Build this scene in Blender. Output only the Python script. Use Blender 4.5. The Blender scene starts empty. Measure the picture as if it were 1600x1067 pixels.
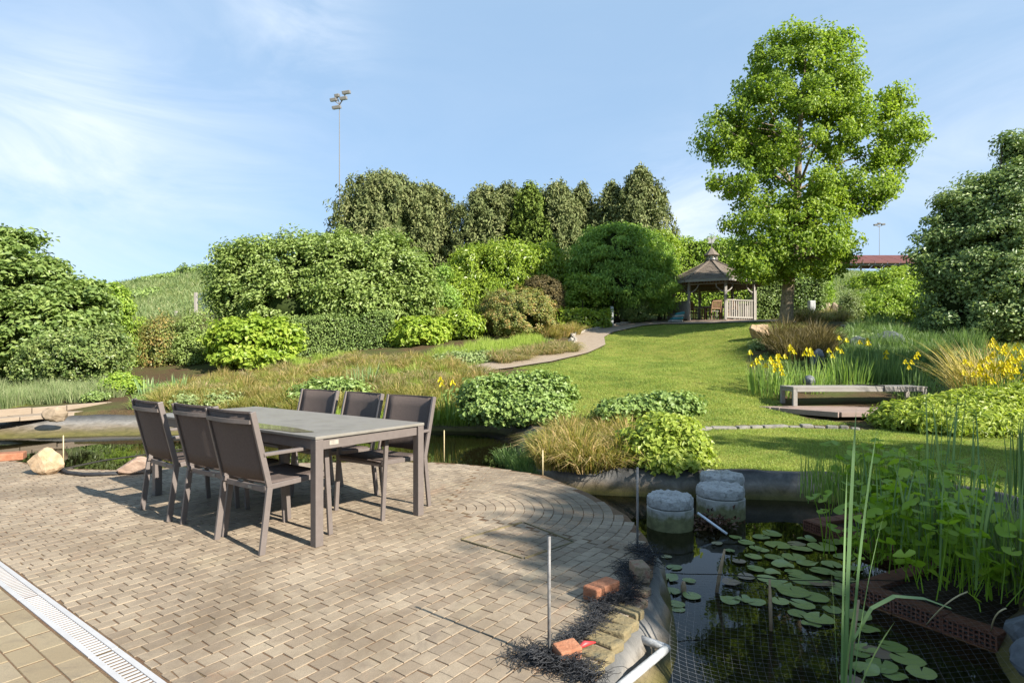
import bpy, math, random
import numpy as np
from mathutils import Vector, Matrix, Euler

S = bpy.context.scene
COL = S.collection
rng = np.random.default_rng(11)
random.seed(5)

# ------------------------------------------------------------------ camera, light, exposure
F_PX, HZ, CAM_H = 920.0, 553.0, 1.30          # focal length and horizon row in photograph pixels, eye height
cd = bpy.data.cameras.new('camera')
cd.sensor_width = 36.0
cd.lens = F_PX / 1600 * 36
cd.shift_y = (HZ - 533.5) / 1600
cd.clip_start, cd.clip_end = 0.05, 3000
cam = bpy.data.objects.new('camera', cd)
COL.objects.link(cam)
cam.location = (0, 0, CAM_H)
cam.rotation_euler = (math.radians(90), 0, 0)
S.camera = cam

SUN_DIR = Vector((0.78, -0.625, 0.0)).normalized()
SUN_EL = math.radians(32)
sd = bpy.data.lights.new('sun', 'SUN')
sd.energy, sd.angle, sd.color = 3.7, math.radians(0.6), (1.0, 0.94, 0.84)
sun = bpy.data.objects.new('sun', sd)
COL.objects.link(sun)
_v = Vector((SUN_DIR.x * math.cos(SUN_EL), SUN_DIR.y * math.cos(SUN_EL), math.sin(SUN_EL)))
sun.rotation_euler = _v.to_track_quat('Z', 'Y').to_euler()
sun.location = _v * 60

S.view_settings.view_transform = 'Standard'
S.view_settings.look = 'None'
S.view_settings.gamma = 1
S.view_settings.use_curve_mapping = False
S.view_settings.exposure = 1.8

W = bpy.data.worlds.new('World')
S.world = W
W.use_nodes = True
nt = W.node_tree
nt.nodes.clear()
def wn(t, **k):
    n = nt.nodes.new(t)
    for a, b in k.items():
        setattr(n, a, b)
    return n
def wl(a, b):
    nt.links.new(a, b)
w_out = wn('ShaderNodeOutputWorld')
w_bg = wn('ShaderNodeBackground')
w_bg.inputs['Strength'].default_value = 0.108
sky = wn('ShaderNodeTexSky', sky_type='NISHITA', sun_disc=False)
sky.sun_elevation = SUN_EL
sky.sun_rotation = math.atan2(SUN_DIR.x, SUN_DIR.y)
sky.altitude = 1200
sky.air_density, sky.dust_density, sky.ozone_density = 1.0, 0.25, 2.2
# thin cirrus: warped, stretched noise over the whole sky, thicker in a few directions
w_tc = wn('ShaderNodeTexCoord')
def wmath(op, a, b=None, clamp=False):
    n = wn('ShaderNodeMath', operation=op, use_clamp=clamp)
    for i, v in enumerate((a, b)):
        if v is None: continue
        if isinstance(v, (int, float)): n.inputs[i].default_value = v
        else: wl(v, n.inputs[i])
    return n.outputs[0]
def wnoise(scale3, sc, det, rough, dist, off=(0, 0, 0), rot=(0, 0, 0)):
    m = wn('ShaderNodeMapping')
    m.inputs['Scale'].default_value = scale3
    m.inputs['Location'].default_value = off
    m.inputs['Rotation'].default_value = rot
    wl(w_tc.outputs['Generated'], m.inputs['Vector'])
    n = wn('ShaderNodeTexNoise')
    n.inputs['Scale'].default_value = sc
    n.inputs['Detail'].default_value = det
    n.inputs['Roughness'].default_value = rough
    n.inputs['Distortion'].default_value = dist
    wl(m.outputs[0], n.inputs['Vector'])
    return n.outputs['Fac']
streak = wnoise((1.0, 1.0, 3.2), 2.6, 9, 0.60, 0.9, (0.3, 0.1, 0.2), (0, math.radians(-22), 0))
soft = wnoise((1.0, 1.0, 2.0), 1.7, 5, 0.55, 0.4, (2.1, 0.7, 0.4), (0, math.radians(-14), 0))
def lobe(px, py, width):
    d = Vector(((px - 800) / F_PX, 1.0, (HZ - py) / F_PX)).normalized()
    dp = wn('ShaderNodeVectorMath', operation='DOT_PRODUCT')
    nrm = wn('ShaderNodeVectorMath', operation='NORMALIZE')
    wl(w_tc.outputs['Generated'], nrm.inputs[0])
    wl(nrm.outputs[0], dp.inputs[0])
    dp.inputs[1].default_value = d
    x = wmath('SUBTRACT', dp.outputs['Value'], 1.0)
    x = wmath('MULTIPLY', x, 2.0 / width ** 2)
    return wmath('EXPONENT', x)
dens = None
for px, py, wd, amp in ((20, 300, 0.13, 0.9), (140, 180, 0.09, 0.9), (300, 250, 0.16, 0.4), (470, 20, 0.09, 1.3),
                        (1070, 350, 0.10, 1.6), (300, 330, 0.16, 0.25), (1450, 320, 0.16, 0.35), (-900, 200, 0.5, 0.6), (2600, 100, 0.5, 0.6)):
    q = wmath('MULTIPLY', lobe(px, py, wd), amp)
    dens = q if dens is None else wmath('ADD', dens, q)
s1 = wmath('SUBTRACT', streak, 0.36)
s1 = wmath('MULTIPLY', s1, 2.6, True)
s2 = wmath('SUBTRACT', soft, 0.30)
s2 = wmath('MULTIPLY', s2, 2.0, True)
cl = wmath('MULTIPLY', wmath('MULTIPLY', wmath('ADD', wmath('MULTIPLY', s1, 0.65), wmath('MULTIPLY', s2, 0.35)), wmath('ADD', dens, 0.07)), 0.80, True)
cl = wmath('MINIMUM', cl, 0.75)
w_mix = wn('ShaderNodeMix', data_type='RGBA')
wl(cl, w_mix.inputs['Factor'])
w_mul = wn('ShaderNodeMix', data_type='RGBA', blend_type='MULTIPLY')
w_mul.inputs['Factor'].default_value = 1.0
wl(sky.outputs[0], w_mul.inputs['A'])
w_mul.inputs['B'].default_value = (0.90, 0.95, 1.0, 1)
w_veil = wn('ShaderNodeMix', data_type='RGBA')          # thin even high veil that pales the blue
w_veil.inputs['Factor'].default_value = 0.84
wl(w_mul.outputs['Result'], w_veil.inputs['A'])
w_veil.inputs['B'].default_value = (1.06, 1.58, 2.20, 1)
wl(w_veil.outputs['Result'], w_mix.inputs['A'])
w_mix.inputs['B'].default_value = (2.75, 3.0, 3.35, 1)
wl(w_mix.outputs['Result'], w_bg.inputs['Color'])
wl(w_bg.outputs[0], w_out.inputs['Surface'])

S.render.engine = 'CYCLES'
S.cycles.max_bounces = 7
S.cycles.diffuse_bounces = 5
S.cycles.glossy_bounces = 3
S.cycles.transmission_bounces = 4
S.cycles.transparent_max_bounces = 12
S.cycles.caustics_reflective = False
S.cycles.caustics_refractive = False

# ------------------------------------------------------------------ materials
def mk(name):
    m = bpy.data.materials.new(name)
    m.use_nodes = True
    m.node_tree.nodes.clear()
    return m, m.node_tree
def nd(t, kind, **k):
    n = t.nodes.new(kind)
    for a, b in k.items():
        setattr(n, a, b)
    return n
def rgba(c):
    return (c[0], c[1], c[2], 1)
def ramp(t, fac, stops):
    r = nd(t, 'ShaderNodeValToRGB')
    el = r.color_ramp.elements
    while len(el) > 1: el.remove(el[-1])
    el[0].position, el[0].color = stops[0][0], rgba(stops[0][1])
    for p, c in stops[1:]:
        e = el.new(p)
        e.color = rgba(c)
    t.links.new(fac, r.inputs[0])
    return r.outputs[0]
def noise(t, vec, scale, detail=5, rough=0.55, dist=0.0):
    n = nd(t, 'ShaderNodeTexNoise')
    n.inputs['Scale'].default_value = scale
    n.inputs['Detail'].default_value = detail
    n.inputs['Roughness'].default_value = rough
    n.inputs['Distortion'].default_value = dist
    if vec is not None: t.links.new(vec, n.inputs['Vector'])
    return n.outputs['Fac']
def mixc(t, fac, a, b, mode='MIX'):
    m = nd(t, 'ShaderNodeMix', data_type='RGBA', blend_type=mode)
    for key, v in (('Factor', fac), ('A', a), ('B', b)):
        s = m.inputs[key] if key != 'Factor' else m.inputs['Factor']
        if isinstance(v, (int, float)): s.default_value = v
        elif isinstance(v, tuple): s.default_value = rgba(v)
        else: t.links.new(v, s)
    return m.outputs['Result']
def mth(t, op, a, b=None, clamp=False):
    n = nd(t, 'ShaderNodeMath', operation=op, use_clamp=clamp)
    for i, v in enumerate((a, b)):
        if v is None: continue
        if isinstance(v, (int, float)): n.inputs[i].default_value = v
        else: t.links.new(v, n.inputs[i])
    return n.outputs[0]
def attr(t, name):
    n = nd(t, 'ShaderNodeAttribute', attribute_name=name)
    return n.outputs['Fac']
def bump(t, h, strength, dist=0.01):
    b = nd(t, 'ShaderNodeBump')
    b.inputs['Strength'].default_value = strength
    b.inputs['Distance'].default_value = dist
    t.links.new(h, b.inputs['Height'])
    return b.outputs[0]
def finish(m, t, color, rough=0.6, normal=None, metallic=0.0, spec=0.4, **kw):
    p = nd(t, 'ShaderNodeBsdfPrincipled')
    if isinstance(color, tuple): p.inputs['Base Color'].default_value = rgba(color)
    else: t.links.new(color, p.inputs['Base Color'])
    if isinstance(rough, (int, float)): p.inputs['Roughness'].default_value = rough
    else: t.links.new(rough, p.inputs['Roughness'])
    p.inputs['Metallic'].default_value = metallic
    p.inputs['Specular IOR Level'].default_value = spec
    for k, v in kw.items(): p.inputs[k].default_value = v
    if normal is not None: t.links.new(normal, p.inputs['Normal'])
    o = nd(t, 'ShaderNodeOutputMaterial')
    t.links.new(p.outputs[0], o.inputs[0])
    return m
def pos(t):
    return nd(t, 'ShaderNodeNewGeometry').outputs['Position']
def simple(name, c1, c2, scale=8, rough=0.6, bstr=0.0, bscale=60, metallic=0.0, spec=0.4, c3=None, world=True):
    m, t = mk(name)
    v = pos(t) if world else nd(t, 'ShaderNodeTexCoord').outputs['Object']
    f = noise(t, v, scale, 7, 0.62)
    stops = [(0.3, c1), (0.7, c2)] if c3 is None else [(0.28, c1), (0.5, c2), (0.72, c3)]
    col = ramp(t, f, stops)
    nrm = bump(t, noise(t, v, bscale, 4), bstr) if bstr else None
    return finish(m, t, col, rough, nrm, metallic, spec)
def leaf_mat(name, c1, c2, c3, trans=0.30, rough=0.45, spec=0.35):
    m, t = mk(name)
    col = ramp(t, attr(t, 'tint'), [(0.0, c1), (0.5, c2), (1.0, c3)])
    p = nd(t, 'ShaderNodeBsdfPrincipled')
    t.links.new(col, p.inputs['Base Color'])
    p.inputs['Roughness'].default_value = rough
    p.inputs['Specular IOR Level'].default_value = spec
    tr = nd(t, 'ShaderNodeBsdfTranslucent')
    t.links.new(mixc(t, 1.0, col, (1.25, 1.3, 0.7), 'MULTIPLY'), tr.inputs['Color'])
    mx = nd(t, 'ShaderNodeMixShader')
    mx.inputs[0].default_value = min(.5, trans * 1.25)
    t.links.new(p.outputs[0], mx.inputs[1])
    t.links.new(tr.outputs[0], mx.inputs[2])
    o = nd(t, 'ShaderNodeOutputMaterial')
    t.links.new(mx.outputs[0], o.inputs[0])
    return m
def wood_mat(name, c1, c2, rough=0.75, stretch=(1, 1, 12)):
    m, t = mk(name)
    tc = nd(t, 'ShaderNodeTexCoord').outputs['Object']
    mp = nd(t, 'ShaderNodeMapping')
    mp.inputs['Scale'].default_value = stretch
    t.links.new(tc, mp.inputs[0])
    f = noise(t, mp.outputs[0], 6, 8, 0.65, 0.6)
    g = noise(t, pos(t), 3.0, 4)
    col = mixc(t, mth(t, 'MULTIPLY', g, 0.5), ramp(t, f, [(0.3, c1), (0.7, c2)]), (c1[0] * .8, c1[1] * .8, c1[2] * .75))
    return finish(m, t, col, rough, bump(t, f, 0.35, 0.004), spec=0.25)

MT = {}
# paving: per-paver tint, grain, world-space stains
def paver_mat(name, a, b, c, stain, speck=1.0):
    m, t = mk(name)
    p = pos(t)
    oi = nd(t, 'ShaderNodeObjectInfo').outputs['Random']
    tint = mth(t, 'FRACT', mth(t, 'ADD', attr(t, 'tint'), oi))
    base = ramp(t, tint, [(0.0, a), (0.5, b), (1.0, c)])
    grain = noise(t, p, 260, 3, 0.7)
    base = mixc(t, mth(t, 'MULTIPLY', ramp(t, grain, [(0.38, (1, 1, 1)), (0.60, (0, 0, 0))]), 0.34 * speck), base, (0.10, 0.085, 0.06))
    st = ramp(t, noise(t, p, 1.15, 8, 0.66, 0.6), [(0.42, (0, 0, 0)), (0.66, (1, 1, 1))])
    base = mixc(t, mth(t, 'MULTIPLY', st, 0.75), base, stain)
    li = ramp(t, noise(t, p, 2.3, 7, 0.6, 0.4), [(0.56, (0, 0, 0)), (0.72, (1, 1, 1))])
    base = mixc(t, mth(t, 'MULTIPLY', li, 0.35), base, (0.36, 0.31, 0.21))
    wx = ramp(t, noise(t, p, 3.6, 9, 0.74, 0.9), [(0.50, (0, 0, 0)), (0.66, (1, 1, 1))])
    base = mixc(t, mth(t, 'MULTIPLY', wx, 0.50), base, (0.115, 0.092, 0.072))
    rust = ramp(t, noise(t, p, 1.7, 7, 0.7, 1.5), [(0.58, (0, 0, 0)), (0.70, (1, 1, 1))])
    base = mixc(t, mth(t, 'MULTIPLY', rust, 0.30), base, (0.25, 0.125, 0.07))
    sp = ramp(t, noise(t, p, 14, 6, 0.7), [(0.60, (0, 0, 0)), (0.72, (1, 1, 1))])
    base = mixc(t, mth(t, 'MULTIPLY', sp, 0.5), base, (0.13, 0.11, 0.075))
    h = mth(t, 'ADD', mth(t, 'MULTIPLY', grain, 0.5), mth(t, 'MULTIPLY', noise(t, p, 45, 5), 0.6))
    return finish(m, t, base, 0.82, bump(t, h, 0.5, 0.004), spec=0.2)
MT['paver'] = paver_mat('concrete_paver', (0.250, 0.195, 0.140), (0.300, 0.239, 0.172), (0.340, 0.275, 0.198), (0.135, 0.100, 0.066))
MT['slab'] = paver_mat('concrete_slab', (0.245, 0.193, 0.12), (0.265, 0.212, 0.134), (0.275, 0.223, 0.15), (0.19, 0.145, 0.09), 0.8)
MT['sand'] = simple('joint_sand', (0.085, 0.048, 0.030), (0.15, 0.098, 0.060), 6, 0.95, 0.6, 120, c3=(0.085, 0.07, 0.038), spec=0.1)
MT['metal'] = simple('taupe_powder_coat', (0.118, 0.098, 0.088), (0.140, 0.117, 0.105), 25, 0.42, 0.08, 300, spec=0.45)
MT['fabric'] = simple('taupe_sling_fabric', (0.088, 0.067, 0.058), (0.110, 0.085, 0.073), 60, 0.75, 0.35, 700, spec=0.25)
MT['tabletop'] = simple('grey_stone_tabletop', (0.135, 0.120, 0.100), (0.195, 0.178, 0.152), 3.5, 0.5, 0.05, 90, spec=0.35, c3=(0.160, 0.143, 0.115))
MT['drain'] = simple('galvanised_grate', (0.36, 0.35, 0.345), (0.42, 0.41, 0.405), 9, 0.42, 0.05, 200, spec=0.5)
MT['dark'] = simple('dark_gap', (0.012, 0.011, 0.009), (0.025, 0.022, 0.018), 12, 0.9)  # black parts, and gaps whose shade is put into the colour
MT['steel'] = simple('weathered_steel_rod', (0.10, 0.095, 0.09), (0.22, 0.21, 0.20), 30, 0.5, 0.1, 200, spec=0.5)
MT['cane'] = simple('pale_cane', (0.42, 0.33, 0.17), (0.56, 0.47, 0.28), 20, 0.7)
MT['pipe'] = simple('weathered_white_pipe', (0.27, 0.275, 0.27), (0.40, 0.405, 0.40), 14, 0.5, 0.2, 60, c3=(0.15, 0.15, 0.135))
MT['alu'] = simple('pale_tube', (0.62, 0.66, 0.72), (0.75, 0.78, 0.82), 10, 0.35, spec=0.5)
MT['net'] = simple('grey_net', (0.010, 0.010, 0.012), (0.030, 0.031, 0.034), 14, 0.7)
MT['netlit'] = simple('sunlit_net', (0.12, 0.125, 0.13), (0.20, 0.205, 0.21), 9, 0.6)  # paler copy of the net, sunlight on the strands put into the colour
MT['white'] = simple('white_paint', (0.72, 0.72, 0.70), (0.82, 0.82, 0.80), 9, 0.6)
MT['red'] = simple('red_plastic', (0.42, 0.03, 0.03), (0.55, 0.05, 0.05), 20, 0.45)
MT['redroof'] = simple('red_roof', (0.095, 0.030, 0.024), (0.125, 0.040, 0.032), 0.6, 0.7)
MT['teal'] = simple('teal_cloth', (0.03, 0.17, 0.20), (0.06, 0.26, 0.29), 8, 0.8)
MT['greycloth'] = simple('grey_cloth', (0.28, 0.29, 0.28), (0.38, 0.39, 0.37), 8, 0.8)
MT['ball'] = simple('slate_ball', (0.07, 0.075, 0.085), (0.19, 0.195, 0.21), 18, 0.6, 0.3, 80)
MT['concrete'] = None
def ring_mat():
    m, t = mk('algae_stained_concrete')
    tc = nd(t, 'ShaderNodeTexCoord').outputs['Object']
    sx = nd(t, 'ShaderNodeSeparateXYZ')
    t.links.new(tc, sx.inputs[0])
    w = noise(t, tc, 9, 6, 0.65)
    f = noise(t, tc, 18, 6)
    base = ramp(t, f, [(0.3, (0.27, 0.265, 0.24)), (0.7, (0.40, 0.39, 0.355))])
    lev = mth(t, 'ADD', sx.outputs['Z'], mth(t, 'MULTIPLY', mth(t, 'SUBTRACT', w, 0.5), 0.22))
    al = ramp(t, mth(t, 'MULTIPLY', mth(t, 'SUBTRACT', 0.17, lev), 16, True), [(0.0, (0, 0, 0)), (1.0, (1, 1, 1))])
    col = mixc(t, mth(t, 'MULTIPLY', al, 0.85), base, ramp(t, f, [(0.3, (0.10, 0.10, 0.03)), (0.7, (0.20, 0.20, 0.065))]))
    return finish(m, t, col, 0.8, bump(t, f, 0.4, 0.006), spec=0.2)
MT['ring'] = ring_mat()
MT['capstone'] = simple('lichened_grey_stone', (0.13, 0.13, 0.125), (0.38, 0.375, 0.36), 17, 0.9, 0.9, 45, c3=(0.26, 0.255, 0.24), spec=0.15)
MT['rock_tan'] = simple('tan_rock', (0.22, 0.135, 0.07), (0.38, 0.28, 0.18), 6, 0.85, 0.8, 25, c3=(0.33, 0.19, 0.085), spec=0.2)
MT['rock_pink'] = simple('pinkish_rock', (0.25, 0.165, 0.12), (0.36, 0.26, 0.195), 5, 0.85, 0.8, 22, spec=0.2)
MT['rock_brown'] = simple('brown_rock', (0.17, 0.13, 0.085), (0.29, 0.225, 0.16), 6, 0.85, 0.8, 22, spec=0.2)
MT['rock_grey'] = simple('blue_grey_rock', (0.060, 0.068, 0.078), (0.13, 0.142, 0.155), 7, 0.85, 0.6, 24, spec=0.2)
MT['brick'] = simple('red_brick', (0.085, 0.034, 0.021), (0.165, 0.072, 0.045), 13, 0.85, 0.6, 60, c3=(0.075, 0.045, 0.03), spec=0.2)
MT['wetbrick'] = simple('stained_brick', (0.085, 0.032, 0.016), (0.20, 0.085, 0.035), 10, 0.6, 0.6, 40, c3=(0.07, 0.06, 0.02), spec=0.35)
MT['orange'] = simple('orange_brick', (0.23, 0.088, 0.045), (0.33, 0.155, 0.09), 14, 0.85, 0.7, 60, spec=0.2)
MT['mossbrick'] = simple('mossy_old_brick', (0.13, 0.115, 0.06), (0.26, 0.19, 0.13), 22, 0.9, 0.9, 60, c3=(0.20, 0.07, 0.055), spec=0.15)
MT['yellowmoss'] = simple('lichened_stone', (0.115, 0.10, 0.065), (0.19, 0.15, 0.08), 16, 0.9, 0.9, 50, c3=(0.10, 0.10, 0.07), spec=0.15)
MT['sleeper'] = wood_mat('weathered_timber', (0.21, 0.16, 0.115), (0.33, 0.27, 0.205), 0.85, (1, 12, 12))
MT['deckwood'] = wood_mat('grey_red_deck', (0.20, 0.145, 0.12), (0.31, 0.24, 0.21), 0.8, (1, 14, 14))
MT['benchwood'] = wood_mat('silvered_bench_wood', (0.21, 0.19, 0.17), (0.34, 0.315, 0.285), 0.8, (1, 14, 14))
MT['gazwood'] = wood_mat('silvered_gazebo_wood', (0.235, 0.212, 0.185), (0.37, 0.34, 0.305), 0.8, (10, 10, 1))
MT['teak'] = wood_mat('brown_teak', (0.15, 0.085, 0.045), (0.26, 0.16, 0.09), 0.7, (8, 8, 1))
MT['shingle'] = wood_mat('wood_shingle', (0.115, 0.092, 0.072), (0.24, 0.195, 0.155), 0.85, (6, 6, 2))
MT['bark'] = simple('bark', (0.12, 0.095, 0.065), (0.27, 0.215, 0.15), 9, 0.9, 1.0, 22, spec=0.15)
MT['twig'] = simple('twig_bark', (0.06, 0.045, 0.03), (0.11, 0.085, 0.06), 9, 0.9, 0.5, 30, spec=0.15)
MT['inner'] = simple('shaded_inner_leaves', (0.020, 0.030, 0.008), (0.040, 0.056, 0.014), 9, 0.8, 0.8, 25, spec=0.1)  # solid crown cores, the shade inside put into the dark green
MT['soil'] = simple('dark_soil', (0.025, 0.017, 0.011), (0.06, 0.042, 0.028), 14, 0.95, 0.9, 60, spec=0.1)
MT['stalk'] = simple('dead_stalk', (0.24, 0.15, 0.08), (0.42, 0.30, 0.18), 30, 0.85)
MT['kerbgrey'] = simple('grey_kerb_stone', (0.10, 0.095, 0.085), (0.21, 0.195, 0.17), 7, 0.9, 0.8, 30, c3=(0.14, 0.13, 0.11), spec=0.15)
MT['edgestone'] = simple('pale_edging_stone', (0.17, 0.155, 0.13), (0.31, 0.28, 0.235), 9, 0.9, 0.6, 40, c3=(0.14, 0.13, 0.11), spec=0.15)

def liner_mat():
    m, t = mk('pond_liner_stained')
    p = pos(t)
    sx = nd(t, 'ShaderNodeSeparateXYZ')
    t.links.new(p, sx.inputs[0])
    w = noise(t, p, 3.5, 7, 0.65)
    f = noise(t, p, 26, 6, 0.7)
    z = mth(t, 'ADD', sx.outputs['Z'], mth(t, 'MULTIPLY', mth(t, 'SUBTRACT', w, 0.5), 0.10))
    zz = mth(t, 'MULTIPLY', mth(t, 'ADD', z, 0.32), 2.85, True)
    col = ramp(t, zz, [(0.0, (0.055, 0.055, 0.018)), (0.26, (0.12, 0.105, 0.03)), (0.40, (0.14, 0.115, 0.058)), (0.50, (0.20, 0.165, 0.12)), (0.66, (0.225, 0.21, 0.19)), (0.80, (0.12, 0.12, 0.118)), (0.90, (0.09, 0.09, 0.088)), (0.965, (0.06, 0.06, 0.06)), (1.0, (0.045, 0.045, 0.047))])
    col = mixc(t, 1.0, col, ramp(t, noise(t, p, 7, 9, 0.78, 0.8), [(0.28, (0.45, 0.45, 0.44)), (0.72, (1.25, 1.22, 1.18))]), 'MULTIPLY')
    return finish(m, t, col, 0.75, bump(t, f, 0.6, 0.01), spec=0.25)
MT['liner'] = liner_mat()
def water_mat():
    m, t = mk('pond_water')
    p = pos(t)
    f = noise(t, p, 5.0, 3, 0.5)
    nrm = bump(t, f, 0.10, 0.006)
    df = nd(t, 'ShaderNodeBsdfDiffuse')
    df.inputs['Color'].default_value = (0.016, 0.015, 0.006, 1)
    tp = nd(t, 'ShaderNodeBsdfTransparent')
    tp.inputs['Color'].default_value = (0.62, 0.60, 0.36, 1)
    body = nd(t, 'ShaderNodeMixShader')
    body.inputs[0].default_value = 0.55
    t.links.new(df.outputs[0], body.inputs[1])
    t.links.new(tp.outputs[0], body.inputs[2])
    gl = nd(t, 'ShaderNodeBsdfGlossy')
    gl.inputs['Roughness'].default_value = 0.012
    t.links.new(nrm, gl.inputs['Normal'])
    fr = nd(t, 'ShaderNodeFresnel')
    fr.inputs['IOR'].default_value = 1.34
    t.links.new(nrm, fr.inputs['Normal'])
    mx = nd(t, 'ShaderNodeMixShader')
    t.links.new(fr.outputs[0], mx.inputs[0])
    t.links.new(body.outputs[0], mx.inputs[1])
    t.links.new(gl.outputs[0], mx.inputs[2])
    o = nd(t, 'ShaderNodeOutputMaterial')
    t.links.new(mx.outputs[0], o.inputs[0])
    return m
MT['water'] = water_mat()
def puddle_mat():
    m, t = mk('rain_water_film')
    return finish(m, t, (0.17, 0.15, 0.11), 0.06, bump(t, noise(t, pos(t), 9, 3), 0.06, 0.003), spec=0.5)
MT['puddle'] = puddle_mat()

def ground_mat():
    m, t = mk('garden_ground')
    p = pos(t)
    n1 = noise(t, p, 0.9, 7, 0.6)
    n2 = noise(t, p, 9, 6, 0.65)
    n3 = noise(t, p, 60, 3, 0.6)
    lawn = ramp(t, n2, [(0.25, (0.115, 0.130, 0.024)), (0.5, (0.185, 0.186, 0.036)), (0.75, (0.255, 0.230, 0.060))])
    lawn = mixc(t, mth(t, 'MULTIPLY', ramp(t, n1, [(0.4, (0, 0, 0)), (0.65, (1, 1, 1))]), 0.6), lawn, (0.095, 0.125, 0.016))
    moss = ramp(t, noise(t, p, 3.2, 6, 0.7, 1.2), [(0.52, (0, 0, 0)), (0.66, (1, 1, 1))])
    lawn = mixc(t, mth(t, 'MULTIPLY', moss, 0.8), lawn, (0.065, 0.078, 0.014))
    dry = ramp(t, noise(t, p, 2.1, 8, 0.72, 0.5), [(0.57, (0, 0, 0)), (0.68, (1, 1, 1))])
    lawn = mixc(t, mth(t, 'MULTIPLY', dry, 0.55), lawn, (0.20, 0.13, 0.055))
    mulch = ramp(t, n3, [(0.3, (0.035, 0.025, 0.014)), (0.55, (0.085, 0.055, 0.030)), (0.75, (0.15, 0.095, 0.055))])
    mulch = mixc(t, ramp(t, n1, [(0.42, (0, 0, 0)), (0.6, (1, 1, 1))]), mulch, (0.07, 0.075, 0.025))
    rough_g = ramp(t, n2, [(0.25, (0.065, 0.09, 0.018)), (0.5, (0.10, 0.135, 0.03)), (0.75, (0.14, 0.165, 0.05))])
    rough_g = mixc(t, mth(t, 'MULTIPLY', ramp(t, noise(t, p, 0.35, 6, 0.6), [(0.4, (0, 0, 0)), (0.62, (1, 1, 1))]), 0.55), rough_g, (0.20, 0.21, 0.075))
    col = mixc(t, attr(t, 'lawn'), mulch, lawn)
    col = mixc(t, attr(t, 'hill'), col, rough_g)
    return finish(m, t, col, 0.95, bump(t, mth(t, 'ADD', n2, mth(t, 'MULTIPLY', n3, 0.6)), 0.8, 0.03), spec=0.1)
MT['ground'] = ground_mat()
def path_mat():
    m, t = mk('brick_path')
    p = pos(t)
    b = nd(t, 'ShaderNodeTexBrick')
    b.inputs['Scale'].default_value = 4.5
    b.inputs['Mortar Size'].default_value = 0.03
    b.inputs['Color1'].default_value = (0.235, 0.19, 0.145, 1)
    b.inputs['Color2'].default_value = (0.30, 0.25, 0.195, 1)
    b.inputs['Mortar'].default_value = (0.21, 0.16, 0.11, 1)
    t.links.new(p, b.inputs['Vector'])
    n = noise(t, p, 2.5, 6, 0.6)
    col = mixc(t, mth(t, 'MULTIPLY', n, 0.4), b.outputs['Color'], (0.26, 0.20, 0.145))
    return finish(m, t, col, 0.9, bump(t, b.outputs['Fac'], -0.4, 0.01), spec=0.15)
MT['path'] = path_mat()

# foliage palettes
LM = {}
def pal(k, *a, **kw):
    g = 1.0 if k in ('yellow', 'flower_white', 'marigold') else 1.35 if k.startswith(('sedge', 'straw')) else 1.55
    ba, bb = (1.0, 0.0) if k.startswith(('sedge', 'straw', 'conifer', 'yellow', 'geranium', 'sage', 'reed', 'iris')) else (1.35, .006)
    LM[k] = leaf_mat('foliage_' + k, *[(min(.8, c[0] * g), min(.8, c[1] * g), min(.8, (c[2] * ba + bb) * g)) for c in a], **kw)
pal('chestnut', (0.070, 0.108, 0.018), (0.125, 0.175, 0.030), (0.20, 0.245, 0.050), trans=0.28)
pal('vine', (0.098, 0.161, 0.014), (0.172, 0.241, 0.021), (0.241, 0.299, 0.034), trans=0.32)
pal('glossy', (0.055, 0.090, 0.014), (0.105, 0.145, 0.024), (0.20, 0.225, 0.055), trans=0.2, rough=0.42, spec=0.4)
pal('viburnum', (0.088, 0.130, 0.020), (0.155, 0.205, 0.034), (0.235, 0.280, 0.070), trans=0.28)
pal('hydrangea', (0.115, 0.175, 0.012), (0.19, 0.255, 0.018), (0.28, 0.32, 0.035), trans=0.36)
pal('box', (0.068, 0.108, 0.018), (0.120, 0.170, 0.030), (0.185, 0.235, 0.05), trans=0.18)
pal('laurel', (0.10, 0.15, 0.010), (0.165, 0.225, 0.015), (0.25, 0.29, 0.03), trans=0.30, rough=0.35, spec=0.45)
pal('photinia', (0.084, 0.114, 0.019), (0.150, 0.162, 0.026), (0.276, 0.162, 0.042), trans=0.2)
pal('acer', (0.080, 0.140, 0.018), (0.145, 0.225, 0.028), (0.225, 0.31, 0.040), trans=0.25)
pal('conifer', (0.056, 0.072, 0.026), (0.105, 0.122, 0.046), (0.17, 0.172, 0.075), trans=0.10, rough=0.7, spec=0.15)
pal('conifer_green', (0.05, 0.072, 0.014), (0.085, 0.12, 0.020), (0.13, 0.16, 0.035), trans=0.12, rough=0.7, spec=0.15)
pal('sweetgum', (0.076, 0.126, 0.010), (0.142, 0.202, 0.014), (0.222, 0.275, 0.024), trans=0.36)
pal('dogwood', (0.075, 0.115, 0.026), (0.140, 0.190, 0.045), (0.24, 0.28, 0.085), trans=0.22)
pal('sage', (0.095, 0.130, 0.045), (0.150, 0.190, 0.070), (0.22, 0.26, 0.115), trans=0.22)
pal('geranium', (0.085, 0.130, 0.032), (0.140, 0.195, 0.052), (0.205, 0.265, 0.085), trans=0.25)
pal('lime', (0.135, 0.180, 0.016), (0.205, 0.250, 0.026), (0.29, 0.315, 0.055), trans=0.34)
pal('sedge', (0.090, 0.130, 0.028), (0.190, 0.175, 0.068), (0.40, 0.285, 0.18), trans=0.40, rough=0.6)
pal('sedge_green', (0.085, 0.11, 0.016), (0.19, 0.17, 0.042), (0.42, 0.30, 0.15), trans=0.40, rough=0.6)
pal('sedge_gold', (0.110, 0.140, 0.022), (0.21, 0.20, 0.050), (0.38, 0.30, 0.13), trans=0.40, rough=0.6)
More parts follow.
